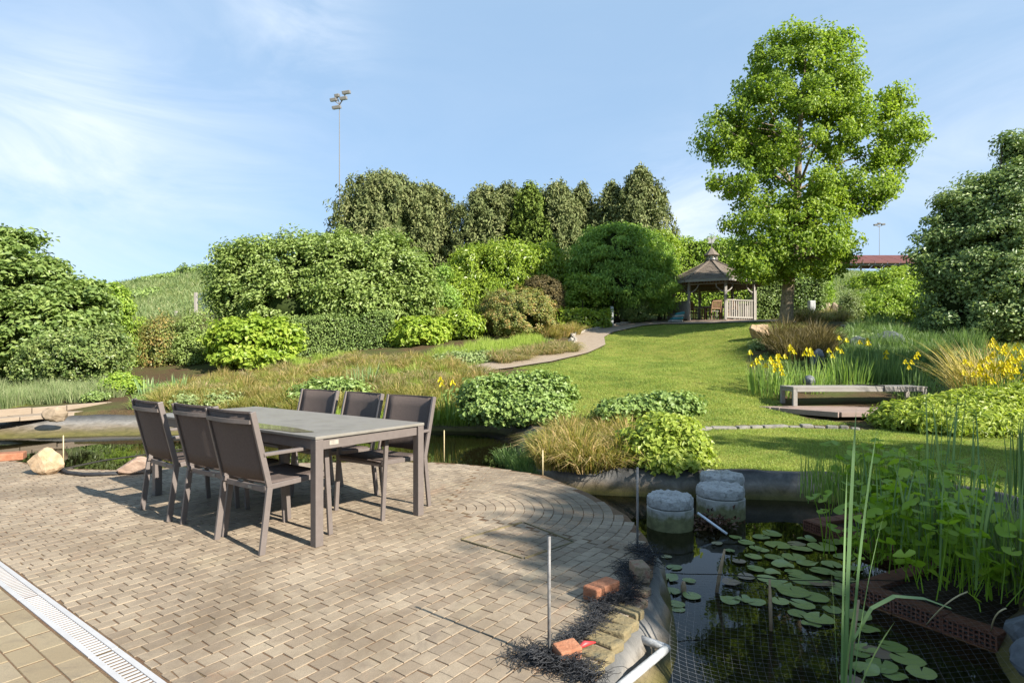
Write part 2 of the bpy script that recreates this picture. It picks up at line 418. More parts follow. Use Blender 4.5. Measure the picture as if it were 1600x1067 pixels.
pal('sedge_dark', (0.045, 0.042, 0.014), (0.085, 0.065, 0.024), (0.15, 0.12, 0.045), trans=0.2, rough=0.6)
pal('iris', (0.083, 0.138, 0.033), (0.138, 0.209, 0.050), (0.220, 0.286, 0.066), trans=0.32)
pal('iris_blue', (0.075, 0.13, 0.055), (0.13, 0.20, 0.085), (0.20, 0.26, 0.10), trans=0.3)
pal('reed', (0.050, 0.090, 0.026), (0.085, 0.138, 0.042), (0.145, 0.20, 0.070), trans=0.28)
pal('grass', (0.092, 0.135, 0.018), (0.162, 0.210, 0.028), (0.25, 0.272, 0.052), trans=0.30, rough=0.6, spec=0.2)
pal('meadow', (0.075, 0.11, 0.026), (0.125, 0.16, 0.042), (0.21, 0.22, 0.085), trans=0.28, rough=0.6, spec=0.2)
pal('fresh', (0.12, 0.18, 0.015), (0.19, 0.25, 0.025), (0.28, 0.31, 0.06), trans=0.34, rough=0.6)
pal('straw', (0.20, 0.175, 0.045), (0.36, 0.29, 0.10), (0.52, 0.42, 0.20), trans=0.3, rough=0.6)
pal('marigold', (0.17, 0.29, 0.014), (0.25, 0.38, 0.018), (0.33, 0.45, 0.030), trans=0.38, rough=0.35)
pal('yellow', (0.58, 0.46, 0.012), (0.66, 0.55, 0.014), (0.72, 0.62, 0.05), trans=0.3)
pal('flower_white', (0.6, 0.6, 0.5), (0.7, 0.7, 0.62), (0.8, 0.8, 0.74), trans=0.3)
def pad_mat():
    m, t = mk('lily_pad_leaf')
    oi = nd(t, 'ShaderNodeObjectInfo').outputs['Random']
    tc = nd(t, 'ShaderNodeTexCoord').outputs['Object']
    f = noise(t, tc, 22, 5, 0.6)
    base = ramp(t, oi, [(0.0, (0.11, 0.165, 0.040)), (0.45, (0.16, 0.22, 0.055)), (0.78, (0.22, 0.265, 0.085)), (0.90, (0.15, 0.11, 0.08)), (1.0, (0.15, 0.085, 0.07))])
    col = mixc(t, mth(t, 'MULTIPLY', ramp(t, f, [(0.48, (0, 0, 0)), (0.68, (1, 1, 1))]), 0.6), base, (0.20, 0.16, 0.06))
    return finish(m, t, col, 0.30, bump(t, f, 0.25, 0.004), spec=0.5)
MT['pad'] = pad_mat()

# ------------------------------------------------------------------ scene building helpers
def thing(name, label, cat, loc=(0, 0, 0), group=None, rotz=0.0):
    o = bpy.data.objects.new(name, None)
    COL.objects.link(o)
    o.location = loc
    o.rotation_euler = (0, 0, rotz)
    o['label'], o['category'] = label, cat
    if group: o['group'] = group
    return o
def link(name, me, parent=None, loc=None, rot=None, kind=None):
    o = bpy.data.objects.new(name, me)
    COL.objects.link(o)
    if parent is not None: o.parent = parent
    if loc is not None: o.location = loc
    if rot is not None: o.rotation_euler = rot
    if kind: o['kind'] = kind
    return o
def tag(o, label, cat, group=None):
    o['label'], o['category'] = label, cat
    if group: o['group'] = group
    return o
def dup(root, label=None, loc=None, rotz=None):
    r = root.copy()
    COL.objects.link(r)
    if label: r['label'] = label
    if loc is not None: r.location = loc
    if rotz is not None: r.rotation_euler = (0, 0, rotz)
    for ch in list(root.children):
        c = ch.copy()
        COL.objects.link(c)
        c.parent = r
        for g in list(ch.children):
            d = g.copy()
            COL.objects.link(d)
            d.parent = c
    return r
def np_mesh(name, V, Fc, mat, tint=None, smooth=False, attrs=None):
    V = np.asarray(V, dtype=np.float32)
    Fc = np.asarray(Fc, dtype=np.int32)
    me = bpy.data.meshes.new(name)
    k = Fc.shape[1]
    me.vertices.add(len(V))
    me.vertices.foreach_set('co', V.ravel())
    me.loops.add(Fc.size)
    me.loops.foreach_set('vertex_index', Fc.ravel())
    me.polygons.add(len(Fc))
    me.polygons.foreach_set('loop_start', np.arange(0, Fc.size, k, dtype=np.int32))
    me.polygons.foreach_set('use_smooth', np.full(len(Fc), bool(smooth), dtype=bool))
    for nm, a in ([('tint', tint)] if tint is not None else []) + list((attrs or {}).items()):
        at = me.attributes.new(nm, 'FLOAT', 'POINT')
        at.data.foreach_set('value', np.asarray(a, dtype=np.float32))
    me.update(calc_edges=True)
    me.materials.append(mat)
    return me
class MB:
    def __init__(self): self.V, self.F = [], []
    def add(self, V, Fc):
        o = len(self.V)
        self.V += [tuple(v) for v in V]
        self.F += [tuple(i + o for i in f) for f in Fc]
        return self
    def box(self, c, s, rot=None):
        hx, hy, hz = s[0] / 2, s[1] / 2, s[2] / 2
        pts = [Vector((x, y, z)) for z in (-hz, hz) for y in (-hy, hy) for x in (-hx, hx)]
        if rot is not None: pts = [rot @ p for p in pts]
        c = Vector(c)
        return self.add([p + c for p in pts], [(0, 2, 3, 1), (4, 5, 7, 6), (0, 1, 5, 4), (2, 6, 7, 3), (0, 4, 6, 2), (1, 3, 7, 5)])
    def beam(self, p0, p1, w, h, up=(0, 0, 1)):
        p0, p1 = Vector(p0), Vector(p1)
        d = (p1 - p0).normalized()
        u = Vector(up)
        s = d.cross(u)
        if s.length < 1e-4: s = d.cross(Vector((1, 0, 0)))
        s.normalize()
        u = s.cross(d)
        V = []
        for p in (p0, p1):
            for a, b in ((-1, -1), (1, -1), (1, 1), (-1, 1)):
                V.append(p + s * (a * w / 2) + u * (b * h / 2))
        return self.add(V, [(3, 2, 1, 0), (4, 5, 6, 7), (0, 1, 5, 4), (1, 2, 6, 5), (2, 3, 7, 6), (3, 0, 4, 7)])
    def tube(self, pts, r, n=6, cap=True):
        pts = [Vector(p) for p in pts]
        rs = r if isinstance(r, (list, tuple)) else [r] * len(pts)
        V, Fc = [], []
        ref = Vector((0.31, 0.87, 0.39)).normalized()
        for i, p in enumerate(pts):
            d = (pts[min(i + 1, len(pts) - 1)] - pts[max(i - 1, 0)]).normalized()
            a = d.cross(ref).normalized()
            b = d.cross(a)
            for k in range(n):
                t = 2 * math.pi * k / n
                V.append(p + a * (math.cos(t) * rs[i]) + b * (math.sin(t) * rs[i]))
        for i in range(len(pts) - 1):
            for k in range(n):
                Fc.append((i * n + k, i * n + (k + 1) % n, (i + 1) * n + (k + 1) % n, (i + 1) * n + k))
        if cap:
            Fc.append(tuple(range(n - 1, -1, -1)))
            Fc.append(tuple((len(pts) - 1) * n + k for k in range(n)))
        return self.add(V, Fc)
    def lathe(self, prof, n=16, c=(0, 0, 0), wob=0.0):
        V, Fc = [], []
        ph = [random.uniform(-1, 1) for _ in range(n)]
        for r, z in prof:
            for k in range(n):
                t = 2 * math.pi * k / n
                rr = r * (1 + wob * ph[k])
                V.append((c[0] + rr * math.cos(t), c[1] + rr * math.sin(t), c[2] + z))
        for i in range(len(prof) - 1):
            for k in range(n):
                Fc.append((i * n + k, i * n + (k + 1) % n, (i + 1) * n + (k + 1) % n, (i + 1) * n + k))
        Fc.append(tuple(range(n - 1, -1, -1)))
        Fc.append(tuple((len(prof) - 1) * n + k for k in range(n)))
        return self.add(V, Fc)
    def mesh(self, name, mat, smooth=False):
        me = bpy.data.meshes.new(name)
        me.from_pydata([tuple(v) for v in self.V], [], self.F)
        me.materials.append(mat)
        if smooth:
            me.polygons.foreach_set('use_smooth', [True] * len(me.polygons))
        me.update()
        return me
    def build(self, name, mat, parent=None, bevel=0.0, smooth=False, loc=None, rot=None):
        o = link(name, self.mesh(name, mat, smooth), parent, loc, rot)
        if bevel:
            b = o.modifiers.new('edge', 'BEVEL')
            b.width, b.segments, b.limit_method = bevel, 2, 'ANGLE'
            b.harden_normals = False
        return o
def rotz(a): return Matrix.Rotation(a, 3, 'Z')
def unit(a): return a / np.maximum(np.linalg.norm(a, axis=-1, keepdims=True), 1e-9)
def rdir(n): return unit(rng.normal(size=(n, 3)))
def leaf_geo(P, N, L, Wd, fold=0.22, droop=0.15, T=None):
    n = len(P)
    N = unit(N)
    if T is None: T = rdir(n)
    T = unit(T - N * np.sum(T * N, 1, keepdims=True))
    B = np.cross(N, T)
    L = np.broadcast_to(np.asarray(L, float), (n,))[:, None]
    Wd = np.broadcast_to(np.asarray(Wd, float), (n,))[:, None]
    V = np.stack([P - T * L * .5, P - B * Wd * .5 + N * fold * Wd, P + T * L * .5 - N * droop * L, P + B * Wd * .5 + N * fold * Wd], 1).reshape(-1, 3)
    b = (np.arange(n) * 4)[:, None]
    Fc = np.concatenate([b + [0, 1, 2], b + [0, 2, 3]], 1).reshape(-1, 3)
    return V, Fc
def blade_geo(P, lean, H, Wd, droop=0.3, seg=3, twist=None):
    """P root points, lean horizontal vectors (length = reach / height), tapered curved blades."""
    n = len(P)
    H = np.broadcast_to(np.asarray(H, float), (n,))[:, None]
    Wd = np.broadcast_to(np.asarray(Wd, float), (n,))[:, None]
    lean3 = np.concatenate([lean, np.zeros((n, 1))], 1)
    ang = rng.uniform(0, 2 * np.pi, n) if twist is None else twist
    side = np.stack([np.cos(ang), np.sin(ang), np.zeros(n)], 1)
    dr = np.broadcast_to(np.asarray(droop, float), (n,))[:, None]
    lv = []
    for i in range(seg):
        s = i / seg
        c = P + lean3 * H * (0.35 * s + 0.65 * s * s) + np.array([0, 0, 1.0]) * H * (s - dr * s ** 3)
        w = Wd * .5 * (1.0 - 0.55 * s * s) * (0.75 + 0.25 * min(1, s * 3))
        lv += [c - side * w, c + side * w]
    lv.append(P + lean3 * H + np.array([0, 0, 1.0]) * H * (1 - dr))
    k = 2 * seg + 1
    V = np.stack(lv, 1).reshape(-1, 3)
    fs = []
    for i in range(seg - 1):
        fs += [[2 * i, 2 * i + 1, 2 * i + 3], [2 * i, 2 * i + 3, 2 * i + 2]]
    fs.append([2 * seg - 2, 2 * seg - 1, 2 * seg])
    Fc = ((np.arange(n) * k)[:, None, None] + np.array(fs)[None]).reshape(-1, 3)
    return V, Fc, k
def bez(a, b, c, t): return a * (1 - t) ** 2 + b * 2 * t * (1 - t) + c * t * t

# ------------------------------------------------------------------ terrain
def zpix(px, py, Y): return ((px - 800) / F_PX * Y, Y, CAM_H - (py - HZ) / F_PX * Y)
CP = [(-14, 0, 0), (-14, 6, 0), (-7, -5, 0), (0, -5, 0), (7, -5, 0), (8, 2, 0), (5, 4, 0), (4, 6, 0), (0, 6.5, 0), (12, 0, 0), (-6, 6, 0), (-3, 3, 0),
      (-9, 11.5, 0), (-4, 12, 0), (-1, 12, 0.02), (0.8, 9, 0.03), (3, 6.6, 0), (7, 7, 0.03), (1, 7, 0), (2, 2, 0), (-14, 12, 0.02), (-20, 0, 0), (20, 0, 0)]
CP += [zpix(*a) for a in ((1150, 651, 10.9), (950, 600, 14), (1050, 600, 14), (1230, 640, 12), (1100, 560, 18.5), (950, 520, 24.5), (1110, 503, 27.3),
       (1228, 503.5, 22.0), (1250, 556, 16.8), (1190, 600, 14), (1450, 600, 14), (1500, 675, 9.6), (1560, 520, 21), (860, 560, 18), (760, 575, 16), (700, 600, 14),
       (600, 628, 13), (400, 636, 13), (250, 625, 13.5), (100, 622, 14.5), (0, 636, 13.2), (60, 600, 18), (300, 575, 20), (400, 575, 19.5), (540, 550, 21),
       (690, 530, 22.5), (800, 520, 24), (900, 515, 26), (1000, 503, 28), (1270, 500, 28), (1400, 508, 23), (1120, 495, 33), (800, 470, 35), (600, 480, 33),
       (340, 420, 62), (260, 433, 60), (180, 447, 58), (80, 462, 56), (-100, 470, 56), (300, 493, 31), (200, 500, 31), (250, 468, 42), (600, 430, 47),
       (900, 430, 47), (1370, 430, 62), (1430, 430, 62), (1330, 448, 48), (1300, 470, 37), (1430, 450, 46), (1600, 436, 55), (600, 400, 62), (900, 400, 62), (1150, 405, 62))]
CP += [(x, 95, 10.8) for x in (-120, -60, 0, 60, 120)] + [(x, 160, 9.5) for x in (-150, 0, 150)]
CP += [(-40, 20, 0.5), (40, 20, 2.2), (-60, 35, 2.5), (60, 38, 4.5), (-90, 10, 0.2), (90, 10, 0.6), (-90, 60, 6), (90, 60, 9), (-40, -30, 0), (40, -30, 0), (0, -40, 0)]
CP = np.array(CP, float)
def tps(r): return np.where(r > 1e-6, r * r * np.log(np.maximum(r, 1e-6)), 0.0)
def _fit():
    n = len(CP)
    A = np.zeros((n + 3, n + 3))
    d = np.linalg.norm(CP[:, None, :2] - CP[None, :, :2], axis=2)
    A[:n, :n] = tps(d) + np.eye(n) * 0.15
    A[:n, n] = 1; A[:n, n + 1:] = CP[:, :2]
    A[n, :n] = 1; A[n + 1:, :n] = CP[:, :2].T
    return np.linalg.solve(A, np.concatenate([CP[:, 2], np.zeros(3)]))
COEF = _fit()
def Hraw(X, Y):
    X, Y = np.asarray(X, float), np.asarray(Y, float)
    sh = X.shape
    q = np.stack([np.clip(X.ravel(), -140, 140), np.clip(Y.ravel(), -40, 170)], 1)
    out = np.empty(len(q))
    for i in range(0, len(q), 20000):
        b = q[i:i + 20000]
        d = np.linalg.norm(b[:, None, :] - CP[None, :, :2], axis=2)
        out[i:i + 20000] = tps(d) @ COEF[:-3] + COEF[-3] + b @ COEF[-2:]
    out = out.reshape(sh)
    flat = np.clip((Y - 9.0) / 3.5, 0, 1)                       # the water garden itself is level
    out = np.where(Y < 12.5, out * (flat * flat * (3 - 2 * flat)), out)
    return np.clip(out, 0.0, 11.5)
def H1(x, y): return float(Hraw(np.array([x]), np.array([y]))[0])
def G(px, py):
    """ground point seen at a photograph pixel"""
    Y = np.concatenate([np.linspace(1.2, 30, 1200), np.linspace(30.1, 90, 900)])
    X = (px - 800) / F_PX * Y
    z = CAM_H - (py - HZ) / F_PX * Y
    h = Hraw(X, Y)
    i = np.argmax(z <= h)
    if z[i] > h[i]: i = len(Y) - 1
    return Vector((X[i], Y[i], h[i]))
def PX(px, py, Y): return Vector(zpix(px, py, Y))
def F0(px, py, z=0.0):
    Y = F_PX * (CAM_H - z) / (py - HZ)
    return Vector(((px - 800) / F_PX * Y, Y, z))
def inpoly(P, poly):
    x, y = P[:, 0], P[:, 1]
    r = np.zeros(len(P), bool)
    j = len(poly) - 1
    for i in range(len(poly)):
        xi, yi = poly[i][:2]; xj, yj = poly[j][:2]
        c = ((yi > y) != (yj > y)) & (x < (xj - xi) * (y - yi) / (yj - yi + 1e-12) + xi)
        r ^= c
        j = i
    return r
def chaikin(poly, it=2, closed=True):
    p = [Vector(v[:2]) for v in poly]
    for _ in range(it):
        q = []
        rngi = range(len(p)) if closed else range(len(p) - 1)
        if not closed: q.append(p[0])
        for i in rngi:
            a, b = p[i], p[(i + 1) % len(p)]
            q += [a * .75 + b * .25, a * .25 + b * .75]
        if not closed: q.append(p[-1])
        p = q
    return p

EDGE = [F0(*a) for a in ((905, 1120), (930, 1067), (965, 1000), (1000, 950), (1020, 900), (1022, 870), (1010, 840), (980, 805), (920, 770), (850, 742),
                         (760, 728), (690, 722), (600, 721), (480, 722), (330, 726), (210, 734), (120, 732), (60, 726), (0, 715), (-120, 700), (-260, 688))]
FAR = [Vector(v) for v in ((-13.5, 8.2), (-13.6, 11.2), (-12, 11.7), (-9.9, 12.0), (-7.8, 12.5), (-6, 12.6), (-3.5, 12.3), (-1.2, 12.2), (0.1, 11.9), (0.40, 10.2), (0.32, 8.4),
       (0.36, 7.1), (0.75, 6.62), (1.45, 6.50), (2.3, 6.42), (3.2, 6.32), (4.1, 6.0), (4.5, 5.3), (4.2, 4.5), (3.5, 3.75), (2.85, 3.1), (2.45, 2.3), (2.1, 1.3), (1.3, 0.7), (0.2, 0.9))]
POND = chaikin([v.xy if len(v) == 3 else v for v in EDGE] + FAR, 2)
PONDA = np.array([(v.x, v.y) for v in POND])
PATIO = [(v.x, v.y) for v in EDGE] + [(-14, 6), (-14, -6), (0.2, -6), (0.2, 1.2)]
def seg_dist(P, poly):
    d = np.full(len(P), 1e9)
    for i in range(len(poly)):
        a, b = poly[i], poly[(i + 1) % len(poly)]
        ab = b - a
        t = np.clip(((P - a) @ ab) / (ab @ ab + 1e-12), 0, 1)
        d = np.minimum(d, np.linalg.norm(P - (a + t[:, None] * ab), axis=1))
    return d

LAWN = [[G(*a) for a in q] for q in (
    ((1060, 742), (1270, 750), (1700, 830), (1700, 660), (1500, 655), (1360, 672), (1100, 664), (1040, 690)),
    ((900, 662), (890, 612), (800, 590), (830, 577), (800, 577), (860, 567.5), (918, 553.5), (945, 540), (943, 528), (957, 520), (984, 514), (1004, 510), (1034, 507), (1120, 505.5), (1262, 504), (1262, 512), (1200, 522), (1165, 560), (1172, 600), (1210, 618), (1226, 640), (1262, 655), (1350, 664), (1100, 664)))]
EXTRA_LAWN = [[G(*a) for a in q] for q in (((640, 575), (720, 545), (840, 527), (870, 530), (780, 556), (700, 590)), ((-300, 640), (-300, 585), (90, 590), (200, 592), (215, 615), (120, 622), (0, 640)))]
def axis(lo, hi, step, far_lo, far_hi, g=1.22):
    a = list(np.arange(lo, hi + 1e-6, step))
    s = step
    while a[-1] < far_hi:
        s *= g; a.append(a[-1] + s)
    s = step
    while a[0] > far_lo:
        s *= g; a.insert(0, a[0] - s)
    return np.array(a)
xs = axis(-14, 14, 0.16, -900, 900, 1.09)
ys = axis(-1, 15, 0.16, -200, 1600, 1.06)
GX, GY = np.meshgrid(xs, ys)
GZ = Hraw(GX, GY)
P2 = np.stack([GX.ravel(), GY.ravel()], 1)
z = GZ.ravel().copy()
far = P2[:, 1] > 14
z += np.where(far, 0.10 * np.sin(P2[:, 0] * 0.9) * np.cos(P2[:, 1] * 0.7) * np.clip((P2[:, 1] - 30) / 15, 0, 1), 0)
inp = inpoly(P2, POND) | inpoly(P2, PATIO)
z[inp] = -1.0
m_l = np.zeros(len(P2))
for q in LAWN + EXTRA_LAWN: m_l[inpoly(P2, q)] = 1
m_h = np.clip((P2[:, 1] - 29) / 4, 0, 1)
m_h = np.maximum(m_h, np.clip((np.abs(P2[:, 0]) - 22) / 3, 0, 1))
nx, ny = len(xs), len(ys)
idx = np.arange(nx * ny).reshape(ny, nx)
Fq = np.stack([idx[:-1, :-1], idx[:-1, 1:], idx[1:, 1:], idx[1:, :-1]], -1).reshape(-1, 4)
link('ground', np_mesh('ground', np.stack([P2[:, 0], P2[:, 1], z], 1), Fq, MT['ground'], smooth=True, attrs={'lawn': m_l, 'hill': m_h}), kind='structure')

# water sheet and liner
def poly_sheet(name, pts, zf, mat, kind=None, parent=None):
    me = bpy.data.meshes.new(name)
    import bmesh
    bm = bmesh.new()
    vs = [bm.verts.new((p[0], p[1], zf)) for p in pts]
    f = bm.faces.new(vs)
    bmesh.ops.triangulate(bm, faces=[f])
    bm.normal_update()
    for f in bm.faces:
        if f.normal.z < 0: f.normal_flip()
    bm.to_mesh(me); bm.free()
    me.materials.append(mat)
    return link(name, me, parent, kind=kind)
WZ = -0.25
poly_sheet('pond_water', POND, WZ, MT['water'], 'structure')
def liner_width(p):
    if p.y > 8.5 and p.x < -4.5: return 1.25
    if p.y > 8.5: return 0.25
    if p.x < 1.0 and p.y < 3.3: return 0.13
    if p.y < 3.6 and p.x > 1.5: return 0.25
    return 0.06
n = len(POND)
area = sum(POND[i].x * POND[(i + 1) % n].y - POND[(i + 1) % n].x * POND[i].y for i in range(n))
sgn = 1 if area > 0 else -1
rings = []
ws = np.array([liner_width(p) for p in POND])
for _ in range(6): ws = (np.roll(ws, 1) + ws * 2 + np.roll(ws, -1)) / 4
for i in range(n):
    t = (POND[(i + 1) % n] - POND[i - 1]).normalized()
    inn = Vector((-t.y, t.x)) * sgn
    w = float(ws[i])
    p = POND[i]
    patio_side = inpoly(np.array([[p.x - inn.x * 0.12, p.y - inn.y * 0.12]]), PATIO)[0]
    lip = 0.03 if patio_side else 0.20
    jit = 0.012 * math.sin(i * 1.9) + 0.010 * math.sin(i * 0.7)
    zt = -0.012 if patio_side else 0.03 + jit
    prof = [(-lip, 0.004 if not patio_side else -0.02), (-lip * .5, zt), (0.0, zt - 0.004), (0.022 + w * .20, -0.055), (0.03 + w * .60 + jit * 2, -0.155 + jit), (0.05 + w, -0.25), (0.10 + w * 1.25, -0.42), (0.25 + w * 1.8, -0.85)]
    rings.append([(p.x + inn.x * a, p.y + inn.y * a, zz) for a, zz in prof])
V = np.array(rings).reshape(-1, 3)
k = 8
i0 = np.arange(n)[:, None] * k + np.arange(k - 1)[None]
i1 = ((np.arange(n) + 1) % n)[:, None] * k + np.arange(k - 1)[None]
Fq = np.stack([i0, i1, i1 + 1, i0 + 1], -1).reshape(-1, 4)
o = link('pond_liner', np_mesh('pond_liner', V, Fq, MT['liner'], smooth=True))
tag(o, 'grey stained pond liner lining the banks of the pond', 'pond liner')
poly_sheet('pond_floor', POND, -0.85, MT['soil'], 'structure')

# ------------------------------------------------------------------ patio of small pavers
DV = Vector((0.595, 0.804)).normalized()
NV = Vector((DV.y, -DV.x))
CC = Vector((-0.62, 4.95))                       # centre of the rounded corner's paver rings
cn, cdd = CC.dot(NV), CC.dot(DV)
def ndw(a, b): return Vector((NV.x * a + DV.x * b, NV.y * a + DV.y * b))
patio = link('patio_paving', None, kind='structure')
patio.empty_display_size = 0.2
poly_sheet('joint_bed', [p for p in PATIO], -0.0030, MT['sand'], parent=patio)
GAP, PITCH, PLEN = 0.0058, 0.081, 0.100
def paver_geo(q, zt, ch=0.0015, depth=0.05):
    c = sum(q, Vector((0, 0))) / 4
    V = []
    for s, zz in ((1.0, -depth), (1.0, zt - ch), (None, zt)):
        for p in q:
            if s is None:
                d = p - c
                pp = p - d.normalized() * min(ch * 1.5, d.length * .4)
            else: pp = p
            V.append((pp.x, pp.y, zz))
    Fc = []
    for l in (0, 4):
        for i in range(4):
            j = (i + 1) % 4
            Fc.append((l + i, l + j, l + 4 + j, l + 4 + i))
    Fc.append((8, 9, 10, 11))
    return V, Fc
def tri_w(v): return (v.x * NV.x + v.y * NV.y, v.x * DV.x + v.y * DV.y)
drain_n = None
# drain line (two photographed edge points on the patio plane)
dA, dB = F0(0, 873.6), F0(253, 1065.8)
dL = F0(185.6, 1065.8)
dd_hi = (tri_w(dA)[1] + tri_w(dB)[1]) / 2
dd_lo = tri_w(dL)[1]
quads = []
def keep(c): return inpoly(np.array([[c.x, c.y]]), PATIO)[0]
cand = []
for i in range(-40, 140):
    a0 = 1.0 - 0.6 - i * PITCH - 1.0
    a0 = cn + 2.25 - i * PITCH
    off = (i % 2) * PLEN / 2 + random.uniform(-.012, .012)
    for j in range(-5, 90):
        b0 = dd_hi + 0.012 + (j - 1) * PLEN + off
        b1 = b0 + PLEN - GAP
        b0 = max(b0, dd_hi + 0.012)
        if b1 - b0 < 0.03: continue
        ca, cb = a0 + PITCH / 2, (b0 + b1) / 2
        th = math.degrees(math.atan2(cb - cdd, ca - cn))
        rr = math.hypot(cb - cdd, ca - cn)
        if -1 < th < 118 and rr > 0.05: continue
        w = ndw(ca, cb)
        if w.y < 0.4 or w.x < -9 or w.y > 9: continue
        cand.append((w, [ndw(a0 + GAP, b0), ndw(a0 + PITCH, b0), ndw(a0 + PITCH, b1), ndw(a0 + GAP, b1)]))
for kx in range(1, 50):
    r0, r1 = kx * PITCH, (kx + 1) * PITCH - GAP
    cnt = max(3, int(round((r0 + r1) / 2 * math.radians(119) / PLEN)))
    for j in range(cnt):
        t0 = math.radians(-1) + math.radians(119) * (j + (kx % 2) * .5) / cnt
        t1 = t0 + math.radians(119) / cnt - GAP / r1
        if t1 > math.radians(120): continue
        q = [ndw(cn + r * math.cos(t), cdd + r * math.sin(t)) for r, t in ((r0, t0), (r1, t0), (r1, t1), (r0, t1))]
        cand.append((sum(q, Vector((0, 0))) / 4, q))
PP = np.array([(c.x, c.y) for c, _ in cand])
ok = inpoly(PP, PATIO) & (seg_dist(PP, PONDA) > 0.035)
cand = [c for c, f in zip(cand, ok) if f]
cand.sort(key=lambda c: c[0].length)
def in_view(c):
    if c.y < 1.5: return False
    x, y = 800 + F_PX * c.x / c.y, HZ + F_PX * CAM_H / c.y
    return 0 < x < 1600 and y < 1075
vis = [c for c in cand if in_view(c[0])]
parts, partset = vis[:299], set(id(c) for c in vis[:299])
def paver_z(c): return random.uniform(-0.0010, 0.0022) + 0.0008 * math.sin(c.x * 2.1) * math.cos(c.y * 1.7)
def rough_quad(q): return [p + Vector((random.uniform(-.003, .003), random.uniform(-.003, .003))) for p in q]
pv_mesh = {}
SV, SF, ST = [], [], []
for c in cand:
    if id(c) in partset:
        q = rough_quad(c[1])
        V, Fc = paver_geo([p - c[0] for p in q], 0.0)
        me = np_mesh('paver', V, Fc, MT['paver'], tint=[random.random()] * len(V))
        o = link('paver', me, patio, loc=(c[0].x, c[0].y, paver_z(c[0])), rot=(random.gauss(0, .009), random.gauss(0, .009), 0))
    else:
        V, Fc = paver_geo(rough_quad(c[1]), paver_z(c[0]))
        b = len(SV)
        SV += V; SF += [tuple(i + b for i in f) for f in Fc]; ST += [random.random()] * len(V)
link('paver_field', np_mesh('paver_field', SV, SF, MT['paver'], tint=ST), patio, kind='stuff')
# larger slabs on the house side of the drain
for i in range(16):
    b1 = dd_lo - 0.012 - i * 0.100
    for j in range(-2, 60):
        a0 = -5.6 + j * 0.20 + (i % 2) * 0.10 + random.uniform(-.006, .006)
        q = [ndw(a0 + .0045, b1 - .094), ndw(a0 + .1955, b1 - .094), ndw(a0 + .1955, b1), ndw(a0 + .0045, b1)]
        c = sum(q, Vector((0, 0))) / 4
        if c.x > -0.6 or c.y < 1.3 or c.x < -4.2: continue
        V, Fc = paver_geo([p - c for p in q], 0.0, 0.002)
        link('slab', np_mesh('slab', V, Fc, MT['slab'], tint=[random.random()] * 12), patio, loc=(c.x, c.y, random.uniform(-.001, .002)))

# drain channel with slotted grates
drain = thing('drain_channel', 'pale metal slotted drain channel crossing the patio in the lower left corner', 'drain', (0, 0, 0))
wd = dd_hi - dd_lo
ang = math.atan2(NV.y, NV.x)
mb = MB(); mb.box((0, 0, -0.07), (6.4, wd - .004, 0.01)); 
ctr = ndw(-3.4, (dd_hi + dd_lo) / 2)
mb.build('channel', MT['dark'], drain, loc=(ctr.x, ctr.y, 0), rot=(0, 0, ang))
jn = tri_w(F0(166, 1018))[0]
GL = 1.0
for g in range(-3, 4):
    mb = MB()
    a0, a1 = -GL / 2 + .004, GL / 2 - .004
    for s in (-1, 1): mb.box((0, s * (wd / 2 - .012), -.006), (a1 - a0, .024, .016))
    
    cnt = 34
    for i in range(cnt):
        x = a0 + (i + .5) * (a1 - a0) / cnt
        mb.box((x, 0, -.003), (0.0135, wd - .05, .005))
    c = ndw(jn + (g + .5) * GL, (dd_hi + dd_lo) / 2)
    if c.y < -0.5: continue
    mb.build('grate', MT['drain'], drain, loc=(c.x, c.y, 0.001 * (g % 2)), rot=(0, 0, ang))
# inspection cover frame let into the pavers
mc = [F0(719, 843), F0(818, 873), F0(897, 847), F0(817, 816)]
mcc = sum(mc, Vector((0, 0, 0))) / 4
cov = thing('inspection_cover', 'square inspection cover paved over with a thin pale metal frame in the patio', 'cover', mcc)
for i in range(4):
    a, b = mc[i] - mcc, mc[(i + 1) % 4] - mcc
    d = (b - a).normalized()
    mb = MB(); mb.beam(a + d * .01 + Vector((0, 0, .003)), b - d * .012 + Vector((0, 0, .002)), .009, .012)
    mb.build('frame_bar', MT['yellowmoss'], cov)

# ------------------------------------------------------------------ dining table and chairs
TA = F0(495, 853)
D3, U3 = Vector((DV.x, DV.y, 0)), Vector((-NV.x, -NV.y, 0))
TL, TW, TH = 2.50, 1.02, 0.745
tc_ = TA + U3 * (TL / 2 - .03) + D3 * (TW / 2 - .03)
ta = math.atan2(U3.y, U3.x)
table = thing('dining_table', 'long grey topped outdoor dining table with taupe metal legs on the paved patio', 'table', tc_, rotz=ta)
MB().box((0, 0, TH - .011), (TL, TW, .022)).build('tabletop', MT['tabletop'], table, bevel=.004)
for s in (-1, 1):
    MB().box((0, s * (TW / 2 - .035), TH - .060), (TL - .132, .030, .072)).build('apron', MT['metal'], table, bevel=.003)
    MB().box((s * (TL / 2 - .035), 0, TH - .060), (.030, TW - .132, .072)).build('apron', MT['metal'], table, bevel=.003)
    for q in (-1, 1):
        MB().box((s * (TL / 2 - .034), q * (TW / 2 - .034), (TH - .0235) / 2), (.062, .062, TH - .0235)).build('leg', MT['metal'], table, bevel=.004)
MB().box((-TL / 2 + .0185, TW / 2 - .16, TH - .056), (.004, .075, .032)).build('sticker', MT['edgestone'], table)
